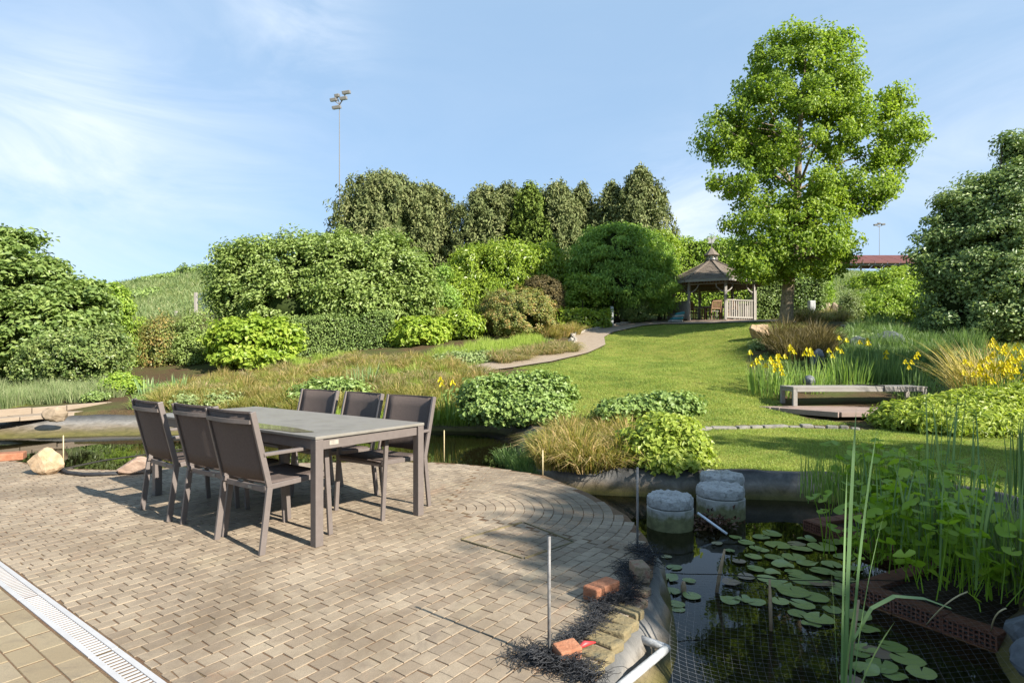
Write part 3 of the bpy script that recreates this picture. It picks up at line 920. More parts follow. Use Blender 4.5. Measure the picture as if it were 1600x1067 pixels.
# film of rain water along the near long edge
mb = MB()
ring = []
for i in range(40):
    t = 2 * math.pi * i / 40
    e = (abs(math.cos(t)) ** .55) * math.copysign(1, math.cos(t))
    f = (abs(math.sin(t)) ** .7) * math.copysign(1, math.sin(t))
    ring.append((e * .72 + .03 * math.sin(3 * t), max(f * .085 + .012 * math.sin(5 * t + 1), -.085), 0))
mb.add(ring, [tuple(range(40))])
ys_ = -TW / 2 + .10
pd = mb.build('water_puddle', MT['puddle'])
pd.location = tc_ + Matrix.Rotation(ta, 3, 'Z') @ Vector((-TL / 2 + .98, TW / 2 - .10, TH + .0035)) if False else tc_ + U3 * (-TL / 2 + .95) + D3 * (-TW / 2 + .105) + Vector((0, 0, TH + .0035))
pd.rotation_euler = (0, 0, ta)
tag(pd, 'thin puddle of rain water lying along the edge of the dining table top', 'puddle')

def make_chair(label):
    r = thing('garden_chair', label, 'chair', group='dining chairs around the table')
    hw = .275
    M = MT['metal']
    for s in (-1, 1):
        x = s * hw
        mb = MB()                                   # rear leg running up into the back post
        mb.beam((x, -.27, 0), (x, -.215, .43), .022, .040, up=(0, 1, 0))
        mb.build('leg', M, r, bevel=.003)
        mb = MB()
        mb.beam((x, -.215, .428), (x, -.335, .93), .022, .038, up=(0, 1, 0))
        mb.build('back_post', M, r, bevel=.003)
        mb = MB()
        mb.beam((x, .265, 0), (x, .225, .635), .022, .036, up=(0, 1, 0))
        mb.build('leg', M, r, bevel=.003)
        mb = MB()
        mb.beam((x, -.262, .648), (x, .26, .648), .042, .022)
        mb.build('armrest', M, r, bevel=.004)
        mb = MB()
        mb.beam((x * .93, -.24, .425), (x * .93, .255, .445), .02, .034)
        mb.build('seat_rail', M, r, bevel=.003)
    mb = MB()
    mb.beam((-hw + .012, -.205, .405), (hw - .012, -.205, .405), .02, .038)
    mb.beam((-hw + .012, .243, .428), (hw - .012, .243, .428), .02, .028)
    mb.build('cross_rail', M, r, bevel=.003)
    # sling seat, sagging a little
    V, Fc = [], []
    for i in range(7):
        for j in range(7):
            u, v = i / 6, j / 6
            x = (u - .5) * .485
            y = -.20 + v * .455
            sag = -.018 * math.sin(math.pi * u) * math.sin(math.pi * min(1, v * .9 + .1))
            V.append((x, y, .447 + .02 * v * .3 + sag))
    for i in range(6):
        for j in range(6):
            Fc.append((i * 7 + j, (i + 1) * 7 + j, (i + 1) * 7 + j + 1, i * 7 + j + 1))
    o = MB().add(V, Fc).build('seat', MT['fabric'], r, smooth=True)
    so = o.modifiers.new('cloth', 'SOLIDIFY'); so.thickness = .012; so.offset = 0
    V, Fc = [], []
    for i in range(9):
        for j in range(6):
            u, v = i / 8, j / 5
            x = (u - .5) * .525
            zz = .47 + v * .452
            y = -.2155 - (zz - .43) * .239 - .028 * math.sin(math.pi * u)
            V.append((x, y, zz))
    for i in range(8):
        for j in range(5):
            Fc.append((i * 6 + j, i * 6 + j + 1, (i + 1) * 6 + j + 1, (i + 1) * 6 + j))
    o = MB().add(V, Fc).build('backrest', MT['fabric'], r, smooth=True)
    so = o.modifiers.new('cloth', 'SOLIDIFY'); so.thickness = .012; so.offset = 0
    mb = MB()                                       # curved bar behind the head of the back
    pts = []
    for i in range(9):
        u = i / 8
        pts.append(((u - .5) * .53, -.215 - .43 * .239 - .022 - .034 * math.sin(math.pi * u), .865))
    for a, b in zip(pts[:-1], pts[1:]): mb.beam(a, b, .020, .026)
    mb.build('top_bar', M, r)
    mb = MB()
    pts = [((i / 8 - .5) * .53, -.2155 - .5 * .239 - .028 * math.sin(math.pi * i / 8), .924) for i in range(9)]
    for a, b in zip(pts[:-1], pts[1:]): mb.beam(a, b, .018, .014)
    mb.build('top_hem', MT['fabric'], r)
    mb = MB()
    mb.box((.05, -.2165, .405), (.045, .004, .018))
    mb.build('sticker', MT['edgestone'], r)
    return r
fa = math.atan2(DV.y, DV.x) - math.pi / 2
left = [((398, 866), (347.5, 843.5)), ((338.6, 837.5), (293, 818)), ((262.7, 813.8), (225.6, 798))]
Llab = ['nearest of the three taupe sling chairs whose backs are turned to the camera',
        'middle one of the three taupe sling chairs whose backs are turned to the camera',
        'leftmost taupe sling chair, its back to the camera, at the end of the table']
c0 = None
for (a, b), lab, tw in zip(left, Llab, (0.02, 0.06, -0.05)):
    p = (F0(*a) + F0(*b)) / 2 + D3 * .27
    if c0 is None:
        c0 = make_chair(lab)
        c0.location, c0.rotation_euler = p, (0, 0, fa + tw)
    else: dup(c0, lab, p, fa + tw)
p0 = (F0(593.4, 814.8) + F0(528.6, 794.6)) / 2 + D3 * .26
Rlab = ['taupe sling chair facing the camera at the right end of the table',
        'taupe sling chair facing the camera between two others behind the dining table',
        'taupe sling chair facing the camera, left one of the three behind the table']
for i, lab in enumerate(Rlab):
    dup(c0, lab, p0 + U3 * (.69 * i) + D3 * (.02 * i), fa + math.pi + (0.04, -0.05, 0.05)[i])

# ------------------------------------------------------------------ loose things round the patio edge
def rod(px, top, base, label, mat='steel', r=.006, tilt=(0, 0)):
    p = F0(*base)
    h = (base[1] - top) / F_PX * p.y
    o = MB().tube([(0, 0, 0), (tilt[0] * h * .5, tilt[1] * h * .5, h * .5), (tilt[0] * h, tilt[1] * h, h)], r, 6).build('net_stake', MT[mat], smooth=True)
    o.location = p
    return tag(o, label, 'stake', 'thin stakes holding the pond net')
rod(857, 838, (858, 1030), 'thin grey metal stake standing in the net heap at the front edge of the patio', r=.0075)
rod(997, 730, (996, 858), 'thin dark metal stake standing beside the nearest concrete stepping column', r=.008)
rod(849, 703, (848, 742), 'short pale cane stake at the patio edge in front of the big sedge', 'cane', .007)
rod(693, 672, (694, 721), 'short pale cane stake at the far patio edge just right of the dining table', 'cane', .006)
rod(98, 680, (99, 730), 'short pale cane stake between the two rocks at the left patio edge', 'cane', .006)

def rock(name, loc, s, mat, label, seed, rot=0, cat='rock', group=None, cuts=3):
    r_ = random.Random(seed)
    import bmesh
    bm = bmesh.new()
    bmesh.ops.create_icosphere(bm, subdivisions=3, radius=1)
    planes = [(Vector((r_.uniform(-1, 1), r_.uniform(-1, 1), r_.uniform(-.6, 1))).normalized(), r_.uniform(.55, .8)) for _ in range(9)]
    for v in bm.verts:
        for nn, dd in planes:
            e = v.co.dot(nn) - dd
            if e > 0: v.co -= nn * e
        v.co *= 1 + .05 * math.sin(v.co.x * 9 + seed) * math.cos(v.co.y * 8 + v.co.z * 7)
        v.co = Vector((v.co.x * s[0], v.co.y * s[1], v.co.z * s[2]))
    lo = min(v.co.z for v in bm.verts)
    for v in bm.verts: v.co.z -= lo
    me = bpy.data.meshes.new(name)
    bm.to_mesh(me); bm.free()
    me.materials.append(mat)
    o = link(name, me, loc=loc, rot=(0, 0, rot))
    if label: tag(o, label, cat, group)
    return o
p = F0(68, 742)
rock('rock', p + Vector((0, .05, -.01)), (.17, .14, .155), MT['rock_tan'], 'pointed tan rock on the left edge of the patio beside the water', 4, .4)
p = F0(208, 741)
rock('rock', p + Vector((.02, .06, -.01)), (.21, .14, .115), MT['rock_pink'], 'flat pinkish rock on the patio edge just left of the dining chairs', 9, .5)
p = G(86, 660)
rock('rock', p + Vector((0, .05, .0)), (.25, .18, .15), MT['rock_brown'], 'brown rock lying on the timber edging across the pond', 15, .2)
p = F0(8, 722)
mb = MB(); mb.box((0, 0, .045), (.34, .20, .09), rotz(.5))
o = mb.build('block', MT['orange'], bevel=.012); o.location = p + Vector((-.1, .15, 0)); tag(o, 'broken brown brick lying at the far left edge of the patio', 'brick')
# raised dark slab at the left edge of the frame
# bricks by the right patio edge
def brick(px, py, s, rz, mat, label, z0=0.0, rx=0.0, bev=.008):
    p = F0(px, py)
    o = MB().box((0, 0, s[2] / 2), s).build('brick', MT[mat], bevel=bev)
    o.location = (p.x, p.y, z0); o.rotation_euler = (rx, 0, rz)
    return tag(o, label, 'brick', 'loose bricks along the patio edge')
bo = brick(940, 932, (.20, .095, .075), .75, 'orange', 'bright orange broken brick lying on the patio edge between net heaps')
brick(999, 905, (.085, .13, .095), .12, 'mossbrick', 'mossy old brick standing at the corner of the patio beside the stake')
brick(884, 1030, (.11, .075, .07), .5, 'orange', 'chipped tan brick half covered by the black net heap', rx=.2)
for i, (px, py) in enumerate(((1008, 920), (1002, 936), (995, 952), (986, 968), (974, 984), (961, 1001), (946, 1020), (930, 1042))):
    p = F0(px - 8, py)
    t = math.atan2(DV.y, DV.x)
    o = MB().box((0, 0, .01), (.105, .16, .05)).build('edge_brick', MT['mossbrick' if i < 2 else 'yellowmoss'], patio, bevel=.01)
    o.location = (p.x - .03, p.y, random.uniform(-.030, -.018)); o.rotation_euler = (random.uniform(-.05, .05), .06, t + random.uniform(-.1, .1))
p = F0(908, 1022)
o = MB().tube([(0, 0, 0), (.05, .03, .012), (.10, .055, .006)], [.004, .014, .003], 6).build('red_scrap', MT['red'], smooth=True)
o.location = p + Vector((-.03, 0, .02)); tag(o, 'small scrap of red plastic on the pond liner edge', 'scrap')

def net_heap(pts, label, strands, spread, hgt, mat='net'):
    """tangle of fine net strands heaped along a line"""
    mb = MB()
    pl = [Vector(p) for p in pts]
    for _ in range(int(strands * 2.0)):
        t = random.random() * (len(pl) - 1)
        i = min(int(t), len(pl) - 2)
        c = pl[i].lerp(pl[i + 1], t - i)
        q = []
        x = c + Vector((random.gauss(0, spread), random.gauss(0, spread), abs(random.gauss(0, hgt)) + .004))
        d = Vector((random.uniform(-1, 1), random.uniform(-1, 1), random.uniform(-.3, .5))).normalized()
        for s in range(9):
            q.append(x.copy())
            d = (d + Vector((random.uniform(-1, 1), random.uniform(-1, 1), random.uniform(-.8, .7))) * .6).normalized()
            x = x + d * spread * .55
            x.z = max(x.z, .003)
            x.z = min(x.z, hgt * 2.6)
        mb.tube(q, .0013, 3, cap=False)
    o = mb.build('net_heap', MT[mat])
    return tag(o, label, 'net', 'heaps of bunched black pond net')
a = F0(858, 1040)
net_heap([F0(830, 1024), F0(858, 1036), F0(895, 1048), F0(930, 1064)], 'tangled heap of black net around the foot of the grey stake', 330, .023, .02)
net_heap([F0(800, 1028), F0(835, 1032)], 'loose fringe of black net trailing over the pavers left of the grey stake', 26, .028, .008)
net_heap([F0(880, 1010), F0(925, 985), F0(945, 960), F0(935, 938)], 'rope of bunched black net running from the orange brick to the grey stake', 300, .022, .016)
net_heap([F0(975, 885), F0(988, 905), F0(982, 935), F0(962, 945)], 'dark bunch of net beside the mossy corner brick', 300, .022, .02)
net_heap([F0(996, 860), F0(1012, 868), F0(1018, 885)], 'knot of black net tied at the foot of the dark stake', 120, .025, .02)

# black hose on the left edge
def hose(pts, r, name, mat, label, cat):
    o = MB().tube(pts, r, 7).build(name, mat, smooth=True)
    return tag(o, label, cat)
hose([F0(94, 738) + Vector((0, 0, .03)), F0(105, 741) + Vector((0, 0, .02)), F0(130, 744) + Vector((0, 0, .02)), F0(170, 743) + Vector((0, 0, .02)), F0(195, 741) + Vector((0, 0, .02))], .022, 'rolled_net', MT['net'], 'rolled black net lying between the two rocks on the left patio edge', 'net')
hose([F0(96, 737) + Vector((0, 0, .03)), F0(160, 722) + Vector((0, .0, .02)), Vector((-4.6, 7.6, .02)), Vector((-4.0, 8.6, .04))], .010, 'black_cable', MT['dark'], 'taut black cable crossing the water behind the left patio edge', 'cable')

# ------------------------------------------------------------------ timber edging across the pond
def planks_strip(nm, label, cat, pts, w, h, z, mat, seglen, group=None, up=0.0):
    root = thing(nm, label, cat, (pts[0].x, pts[0].y, 0), group)
    for a, b in zip(pts[:-1], pts[1:]):
        L = (b - a).length
        cnt = max(1, round(L / seglen))
        for i in range(cnt):
            p, q = a.lerp(b, i / cnt), a.lerp(b, (i + 1) / cnt)
            d = (q - p).normalized() * .008
            m = (p + q) / 2 - root.location
            ang_ = math.atan2((q - p).y, (q - p).x)
            o = MB().box((0, 0, 0), ((q - p).length - .016, w, h)).build('plank', mat, root, bevel=.008)
            o.location = (m.x, m.y, z + random.uniform(-.008, .008)); o.rotation_euler = (random.uniform(-.02, .02), 0, ang_ + random.uniform(-.006, .006))
    return root
def gp(px, py, z=0.05):
    return F0(px, py, z)
e0 = [gp(-120, 665), gp(0, 655), gp(60, 650), gp(130, 644), gp(190, 638), gp(228, 634)]
planks_strip('timber_edging', 'wide weathered grey-brown boards laid flat along the far bank of the pond', 'edging', [v + Vector((0, .25, 0)) for v in e0], .62, .08, .045, MT['sleeper'], 2.2)
planks_strip('timber_kerb', 'low upright timber kerb behind the boards on the far bank of the pond', 'kerb', [v + Vector((0, .72, 0)) for v in e0], .10, .20, .11, MT['sleeper'], 1.9)
p = F0(181, 622, .2)
o = MB().lathe([(.10, 0), (.12, .02), (.115, .06), (.075, .09), (.07, .12), (.085, .13), (.06, .17), (.02, .19)], 14).build('garden_lantern', MT['white'], smooth=True)
o.location = (p.x, p.y, .21); tag(o, 'small white garden lantern on the timber kerb across the pond', 'lantern')

# ------------------------------------------------------------------ stepping columns in the pond
def column(px, py, r, zt, label, seed):
    p = F0(px, py, WZ)
    zb = WZ - .45
    root = thing('stepping_column', label, 'stepping column', (p.x, p.y, WZ), 'concrete stepping columns in the pond')
    MB().lathe([(r, zb - WZ), (r, zt - .105 - WZ), (r - .012, zt - .098 - WZ), (r - .05, zt - .098 - WZ)], 32).build('concrete_ring', MT['ring'], root, smooth=False)
    import bmesh
    rr = random.Random(seed)
    ph = [rr.uniform(0, 6.28) for _ in range(6)]
    def rad(t, k): return r * .985 * (1 + .018 * math.sin(3 * t + ph[0]) + .014 * math.sin(5 * t + ph[1]) + .012 * math.sin(9 * t + ph[2 + k % 3]))
    prof = [(.90, -.098), (1.0, -.085), (1.015, -.05), (.995, -.015), (.93, .002), (.8, .006), (.65, .009), (.5, .010), (.35, .009), (.18, .008)]
    V, Fc = [], []
    n = 72
    for k, (m, zz) in enumerate(prof):
        for i in range(n):
            t = 2 * math.pi * i / n
            q = rad(t, k) * m
            from mathutils import noise as mn
            nz = mn.noise(Vector((q * math.cos(t) * 14, q * math.sin(t) * 14, seed * 3 + zz * 20)))
            q *= 1 + .022 * nz * (k > 0)
            jz = .010 * mn.noise(Vector((q * math.cos(t) * 22, q * math.sin(t) * 22, seed * 5))) * (k > 2) + .006 * math.sin(7 * t + ph[3] + k) + .004 * math.sin(13 * t + k * 2) if k > 1 else 0
            V.append((q * math.cos(t), q * math.sin(t), zt - WZ + zz + jz))
    V.append((0, 0, zt - WZ + .01))
    for k in range(len(prof) - 1):
        for i in range(n):
            Fc.append((k * n + i, k * n + (i + 1) % n, (k + 1) * n + (i + 1) % n, (k + 1) * n + i))
    b = (len(prof) - 1) * n
    for i in range(n): Fc.append((b + i, b + (i + 1) % n, len(V) - 1))
    MB().add(V, Fc).build('cap_stone', MT['capstone'], root, smooth=False)
    return root
column(1047, 822, .205, .03, 'round concrete stepping column with stone cap closest to the patio', 1)
column(1126, 806, .222, .04, 'middle round concrete stepping column, standing in front of the farthest one', 2)
column(1127, 783, .225, .04, 'farthest round concrete stepping column, by the grassy bank', 3)
a = F0(1090, 801, -.10); b = F0(1136, 834, WZ + .02)
o = MB().tube([a, b], .011, 8).build('pale_tube', MT['alu'], smooth=True); tag(o, 'thin pale metal tube leaning into the water between the stepping columns', 'tube')
# dead leaves caught between the columns
P = []
c = F0(1108, 822, WZ)
Pn = np.array([[c.x + rng.normal(0, .10), c.y + rng.normal(0, .08), WZ + .01 + abs(rng.normal(0, .05))] for _ in range(260)])
V, Fc = leaf_geo(Pn, rdir(260) + [0, 0, .6], .05, .03)
m_dead = leaf_mat('dead_leaf', (0.05, 0.025, 0.015), (0.10, 0.05, 0.03), (0.16, 0.09, 0.05), trans=.1)
o = link('dead_leaves', np_mesh('dead_leaves', V, Fc, m_dead, tint=np.repeat(rng.random(260), 4)), kind='stuff')
o['label'], o['category'] = 'brown dead leaves caught in the water between the stepping columns', 'leaves'

# ------------------------------------------------------------------ brick planters in the water
def planter(label, A, B, depth, nb, group):
    """perforated blocks laid on a solid course, from waterline corner A along to B; depth goes back from that face"""
    A, B = Vector((A.x, A.y, 0)), Vector((B.x, B.y, 0))
    d = (B - A).normalized()
    bk = Vector((-d.y, d.x, 0))
    if bk.y < 0 and bk.x < 0: bk = -bk
    root = thing('brick_planter', label, 'planter', (A.x, A.y, WZ), group)
    ang_ = math.atan2(d.y, d.x)
    L = (B - A).length
    bl = L / nb
    hb, th = .085, .12
    def block(c, z0, rz, length, holes, mat):
        R = rotz(rz)
        mb = MB()
        if not holes: mb.box((0, 0, 0), (length - .008, th, hb - .004))
        else:
            nx_, nz_ = max(6, int(length / .026)), 3
            fr = .008
            mb.box((0, .012, 0), (length - .008, th - .024, hb - .004))
            y = -th / 2 + .006
            for i in range(nx_ + 1):
                x = -length / 2 + .004 + fr / 2 + i * (length - .008 - fr) / nx_
                mb.box((x, y, 0), (fr if i not in (0, nx_) else fr * 1.3, .014, hb - .004))
            for kz in range(nz_ + 1):
                zz = -hb / 2 + .002 + fr / 2 + kz * (hb - .004 - fr) / nz_
                mb.box((0, y + .001, zz), (length - .010, .012, fr))
        o = mb.build('brick', MT[mat], root)
        o.location = Vector((c.x, c.y, z0 + hb / 2)); o.rotation_euler = (random.uniform(-.02, .02), random.uniform(-.015, .015), rz + random.uniform(-.012, .012))
        if holes:
            # dark plate behind the perforations, the shade of deep holes put into its colour
            mb = MB(); mb.box((0, .0125 - th / 2, 0), (length - .02, .002, hb - .014)); 
            oo = mb.build('hole_shade', MT['dark'], o)
    for i in range(nb):
        c = d * (bl * (i + .5)) + bk * (th / 2)
        block(c + d * random.uniform(-.004, .004), -.16, ang_, bl, False, 'wetbrick')
        block(c, -.075, ang_, bl, False, 'wetbrick')
        block(c + bk * random.uniform(-.006, .006), .01, ang_, bl, True, 'brick')
    ns = max(2, int(depth / bl))
    for i in range(ns):
        c = bk * (bl * (i + .5) + th) + d * (th / 2)
        block(c, -.075, ang_ - math.pi / 2 + math.pi, bl, False, 'wetbrick')
        block(c, .01, ang_ - math.pi / 2 + math.pi, bl, False, 'brick')
    # soil
    q = [d * .10 + bk * .10, d * (L + .3) + bk * .10, d * (L + .3) + bk * (depth + .6), d * .10 + bk * (depth + .3)]
    mb = MB(); mb.add([(v.x, v.y, .060) for v in q] + [(v.x, v.y, -.15) for v in q], [(0, 1, 2, 3), (0, 4, 5, 1), (3, 2, 6, 7), (0, 3, 7, 4), (1, 5, 6, 2)])
    mb.build('soil', MT['soil'], root)
    return root, A, d, bk, L
PLG = 'brick planters standing in the pond'
pl1 = planter('perforated red brick planter at the back of the pond near the stepping columns', F0(1255, 828, WZ), F0(1405, 880, WZ), .7, 4, PLG)
pl2 = planter('perforated red brick planter in the foreground, its front face under the pond net', F0(1325, 935, WZ), F0(1560, 1022, WZ), .8, 3, PLG)

# ------------------------------------------------------------------ water lilies
def pad_mesh(k):
    r_ = random.Random(k)
    V, Fc = [(0, 0, .004)], []
    n = 18
    notch = .16
    rings_ = (.45, .8, 1.0)
    curl = (.02, .05, .10, .20, .03)[k % 5]
    for q in rings_:
        for i in range(n + 1):
            t = notch + (2 * math.pi - 2 * notch) * i / n
            rr = q * (1 + .035 * math.sin(3 * t + k) + .02 * math.sin(7 * t + k * 2)) * (1 + .10 * math.cos(t - 3.1))
            zz = .004 + curl * max(0, math.sin(t * (1 + k % 2) + k)) * q ** 3 + .012 * q * math.sin(5 * t + k) * (q > .7)
            V.append((rr * math.cos(t), rr * math.sin(t) * .93, zz))
    for i in range(n): Fc.append((0, 1 + i, 2 + i))
    for s in range(2):
        a, b = 1 + s * (n + 1), 1 + (s + 1) * (n + 1)
        for i in range(n): Fc.append((a + i, b + i, b + i + 1, a + i + 1))
    return MB().add(V, Fc).mesh('lily_pad', MT['pad'], smooth=True)
PADS = [pad_mesh(k) for k in range(6)]
def lily(label, pads, grp='water lilies on the pond'):
    c = F0(pads[0][0], pads[0][1], WZ)
    root = thing('water_lily', label, 'water lily', (c.x, c.y, WZ), grp)
    taken = []
    lvl = 0
    for px, py, wpx in pads:
        p = F0(px, py, WZ)
        r = wpx / F_PX * p.y / 2 * .74
        lvl += 1
        o = link('lily_pad', random.choice(PADS), root, loc=(p.x - c.x, p.y - c.y, .004 + .0016 * (lvl % 6)), rot=(random.gauss(0, .02), random.gauss(0, .02), random.uniform(0, 6.28)))
        o.scale = (r, r, r)
    return root
lily('water lily with a scatter of green pads beside the patio liner', [(1053, 887, 34), (1048, 925, 44), (1056, 945, 36), (1080, 932, 40), (1044, 905, 44), (1058, 952, 30), (1040, 870, 24), (1078, 908, 28)])
main = [(1150, 840, 28), (1165, 848, 34), (1120, 850, 24), (1190, 840, 36), (1205, 835, 40), (1215, 852, 56), (1243, 850, 36), (1260, 843, 40), (1250, 858, 44), (1284, 855, 60), (1300, 848, 40),
        (1240, 870, 50), (1262, 880, 44), (1225, 884, 46), (1210, 872, 40), (1282, 893, 46), (1300, 884, 44), (1255, 905, 66), (1286, 912, 52), (1220, 914, 52), (1196, 905, 40), (1180, 890, 36),
        (1238, 925, 70), (1270, 932, 60), (1305, 915, 48), (1320, 905, 44), (1316, 928, 44), (1165, 902, 36), (1145, 912, 40), (1160, 936, 40), (1142, 938, 44), (1180, 942, 40), (1218, 940, 40),
        (1252, 946, 50), (1280, 968, 62), (1300, 952, 40), (1248, 960, 44), (1266, 975, 40), (1176, 870, 36), (1155, 878, 30), (1140, 862, 24), (1190, 860, 30), (1320, 870, 44), (1330, 888, 40),
        (1340, 962, 56), (1355, 985, 44), (1310, 898, 44), (1208, 895, 34), (1240, 895, 40), (1180, 856, 28)]
lily('water lily with the largest raft of pads, filling the middle of the pond', main)
lily('water lily with big pads in the bottom right of the pond under the net', [(1370, 1020, 56), (1415, 1030, 66), (1350, 1048, 60), (1440, 1052, 60), (1378, 1042, 64), (1330, 1062, 50), (1396, 1056, 50), (1345, 1022, 40), (1352, 1014, 46), (1392, 1012, 54)])
# upright folded pads
for px, py, sz in ((1108, 905, .05), (1185, 822, .06), (1262, 868, .06), (1110, 900, .04)):
    pass
def stalk(px, py, h, lean, label, r=.010):
    p = F0(px, py, WZ)
    o = MB().tube([(0, 0, -.05), (lean[0] * .5, lean[1] * .5, h * .5), (lean[0], lean[1], h)], [r, r * 1.1, r * .6], 6).build('dead_stalk', MT['stalk'], smooth=True)
    o.location = p
    return tag(o, label, 'stalk', 'brown plant stalks standing in the pond')
stalk(1118, 925, .28, (.06, 0), 'leaning brown stalk standing among the lily pads near the stepping columns', .011)
stalk(1205, 985, .28, (0, .02), 'upright brown stalk standing in the dark water in mid pond', .009)
stalk(1326, 1045, .34, (.05, 0), 'brown stalk standing beside the tall foreground reed', .009)
stalk(1068, 925, .07, (0, 0), 'short cut brown stump among the pads beside the patio liner', .017)

# white plastic pipe across the net
a, b, c = F0(1002, 998, -.08), F0(1042, 1012, -.10), F0(962, 1078, -.06)
pts = [a, a.lerp(b, .7), b.lerp(a, .12), b, b.lerp(c, .1), b.lerp(c, .6), c]
o = MB().tube(pts, .0195, 12).build('plastic_pipe', MT['pipe'], smooth=True)
tag(o, 'bent white plastic pipe lying over the pond net at the patio edge', 'pipe')

# ------------------------------------------------------------------ pond net, sagging over the near water
def net_surface(u, v):
    """u across (0 left .. 1 right), v away from the camera (0 near .. 1 far)"""
    x0 = .45 + .50 * v + .05 * math.sin(3 * v)
    x1 = 2.55 + 0.55 * v
    x = x0 + (x1 - x0) * u
    y = 1.75 + 1.85 * v + .12 * math.sin(u * 3.1 + 1) * (1 - v)
    zz = -.04 + .06 * u ** 3 + .02 * (1 - u) ** 4
    sag = -.19 * (math.sin(math.pi * u) ** .8) * (1 - .72 * v ** 2)
    rip = .008 * math.sin(17 * u + 5 * v) + .008 * math.sin(11 * v - 8 * u)
    return (x + .02 * math.sin(9 * v + 2 * u), y + .02 * math.sin(8 * u), max(zz + sag + rip, WZ + .012))
mb = MB()
NU, NVV = 56, 48
def strip(pts, w):
    q = []
    for i, p in enumerate(pts):
        q.append(Vector(p))
    mb.tube(q, w, 3, cap=False)
for i in range(NU + 1): strip([net_surface(i / NU, j / 30) for j in range(31)], .00036)
for j in range(NVV + 1): strip([net_surface(i / 34, j / NVV) for i in range(35)], .00036)
o = mb.build('pond_net', MT['netlit'])
tag(o, 'fine mesh net stretched low over the near end of the pond', 'net')
strip2 = MB().tube([net_surface(i / 20, 1.0) for i in range(21)], .003, 5)
strip2.build('edge_cord', MT['dark'], o)
# rocks on the right bank
for i, (px, py, s, lab) in enumerate(((1600, 1000, (.10, .15, .11), 'blue-grey rock at the right edge of the pond, the upper of two'),
                                      (1612, 1045, (.11, .13, .10), 'blue-grey rock in the bottom right corner of the picture'))):
    p = F0(px, py, -.05)
    rock('rock', (p.x + .06, p.y, -.12), s, MT['rock_grey'], lab, 30 + i, .5 * i)

# ------------------------------------------------------------------ path
def ribbon(name, Lp, Rp, mat, lift, nseg=6, nacross=6, kind='structure'):
    V, Fc = [], []
    rows = []
    for i in range(len(Lp) - 1):
        for s in range(nseg):
            t = s / nseg
            rows.append((Lp[i].lerp(Lp[i + 1], t), Rp[i].lerp(Rp[i + 1], t)))
    rows.append((Lp[-1], Rp[-1]))
    for a, b in rows:
        for j in range(nacross + 1):
            p = a.lerp(b, j / nacross)
            V.append((p.x, p.y))
    V = np.array(V)
    zz = Hraw(V[:, 0], V[:, 1]) + lift
    for i in range(len(rows) - 1):
        for j in range(nacross):
            k = i * (nacross + 1) + j
            Fc.append((k, k + 1, k + nacross + 2, k + nacross + 1))
    return link(name, np_mesh(name, np.column_stack([V, zz]), Fc, mat, smooth=True), kind=kind)
PL = [G(*a) for a in ((700, 583), (742, 573), (800, 562), (850, 555), (890, 546), (900, 535), (893, 527), (915, 519), (945, 513), (970, 508), (1005, 503.6), (1100, 501.5), (1240, 501.5))]
PR = [G(*a) for a in ((708, 592), (750, 583), (800, 576.5), (860, 567), (918, 553), (946, 540), (944, 528), (958, 520), (985, 514), (1005, 510), (1035, 507.2), (1120, 505.8), (1245, 505.5))]
ribbon('path', PL, PR, MT['path'], .045, 6, 5)
# pale kerb stones along the outer side of the path
kr = thing('path_kerb', 'row of small pale kerb stones along the left side of the brick path', 'kerb', (PL[4].x, PL[4].y, PL[4].z))
for a, b in zip(PL[2:10], PL[3:11]):
    L = (b - a).length
    cnt = max(1, round(L / .42))
    for i in range(cnt):
        p, q = a.lerp(b, i / cnt), a.lerp(b, (i + 1) / cnt)
        m = (p + q) / 2
        o = MB().box((0, 0, 0), ((q - p).length - .02, .10, .16)).build('kerb_stone', MT['edgestone'], kr, bevel=.015)
        o.location = (m.x - PL[4].x, m.y - PL[4].y, H1(m.x, m.y) + .05 - PL[4].z); o.rotation_euler = (0, 0, math.atan2((q - p).y, (q - p).x))

# stone edging between the two lawns
se = [F0(*a, .08) for a in ((1085, 668), (1110, 665), (1150, 664.5), (1190, 663), (1230, 662), (1270, 662), (1310, 663.5), (1345, 665))]
sr = thing('lawn_edging', 'low row of pale stones dividing the lower lawn from the upper lawn', 'edging', (se[0].x, se[0].y, 0))
for a, b in zip(se[:-1], se[1:]):
    cnt = random.choice((1, 1, 2))
    for i in range(cnt):
        p, q = a.lerp(b, i / cnt), a.lerp(b, (i + 1) / cnt)
        m = (p + q) / 2
        o = MB().box((0, 0, 0), ((q - p).length - random.uniform(.01, .04), .13, .10)).build('stone', MT['kerbgrey'], sr, bevel=.02)
        o.location = (m.x - se[0].x, m.y - se[0].y, .012 + random.uniform(-.018, .012)); o.rotation_euler = (random.uniform(-.08, .08), random.uniform(-.03, .03), math.atan2((q - p).y, (q - p).x) + random.uniform(-.05, .05))

# ------------------------------------------------------------------ deck and bench
bA, bB = PX(1243, 637, 12.0), PX(1425, 632, 12.3)
zb = .17
dk = thing('timber_deck', 'small grey-red timber platform under the long wooden bench on the lawn', 'deck', (bA.x, bA.y, zb))
bd = Vector((1, .03, 0)).normalized()
bn = Vector((-bd.y, bd.x, 0))
for i in range(11):
    o = MB().box((1.45, 0, -.02), (3.9, .135, .09)).build('plank', MT['deckwood'], dk, bevel=.008)
    q = bn * (-.95 + i * .145)
    o.location = (q.x + .125 * (10 - i) - .42, q.y, .02 + random.uniform(-.004, .004)); o.rotation_euler = (0, 0, math.atan2(bd.y, bd.x))
for a_, b_ in (((.30, -1.03), (-.95, .57)),):
    MB().beam((a_[0] + .02, a_[1] + .02, -.004), (b_[0] + .02, b_[1], -.004), .06, .10).build('edge_board', MT['deckwood'], dk, bevel=.006)
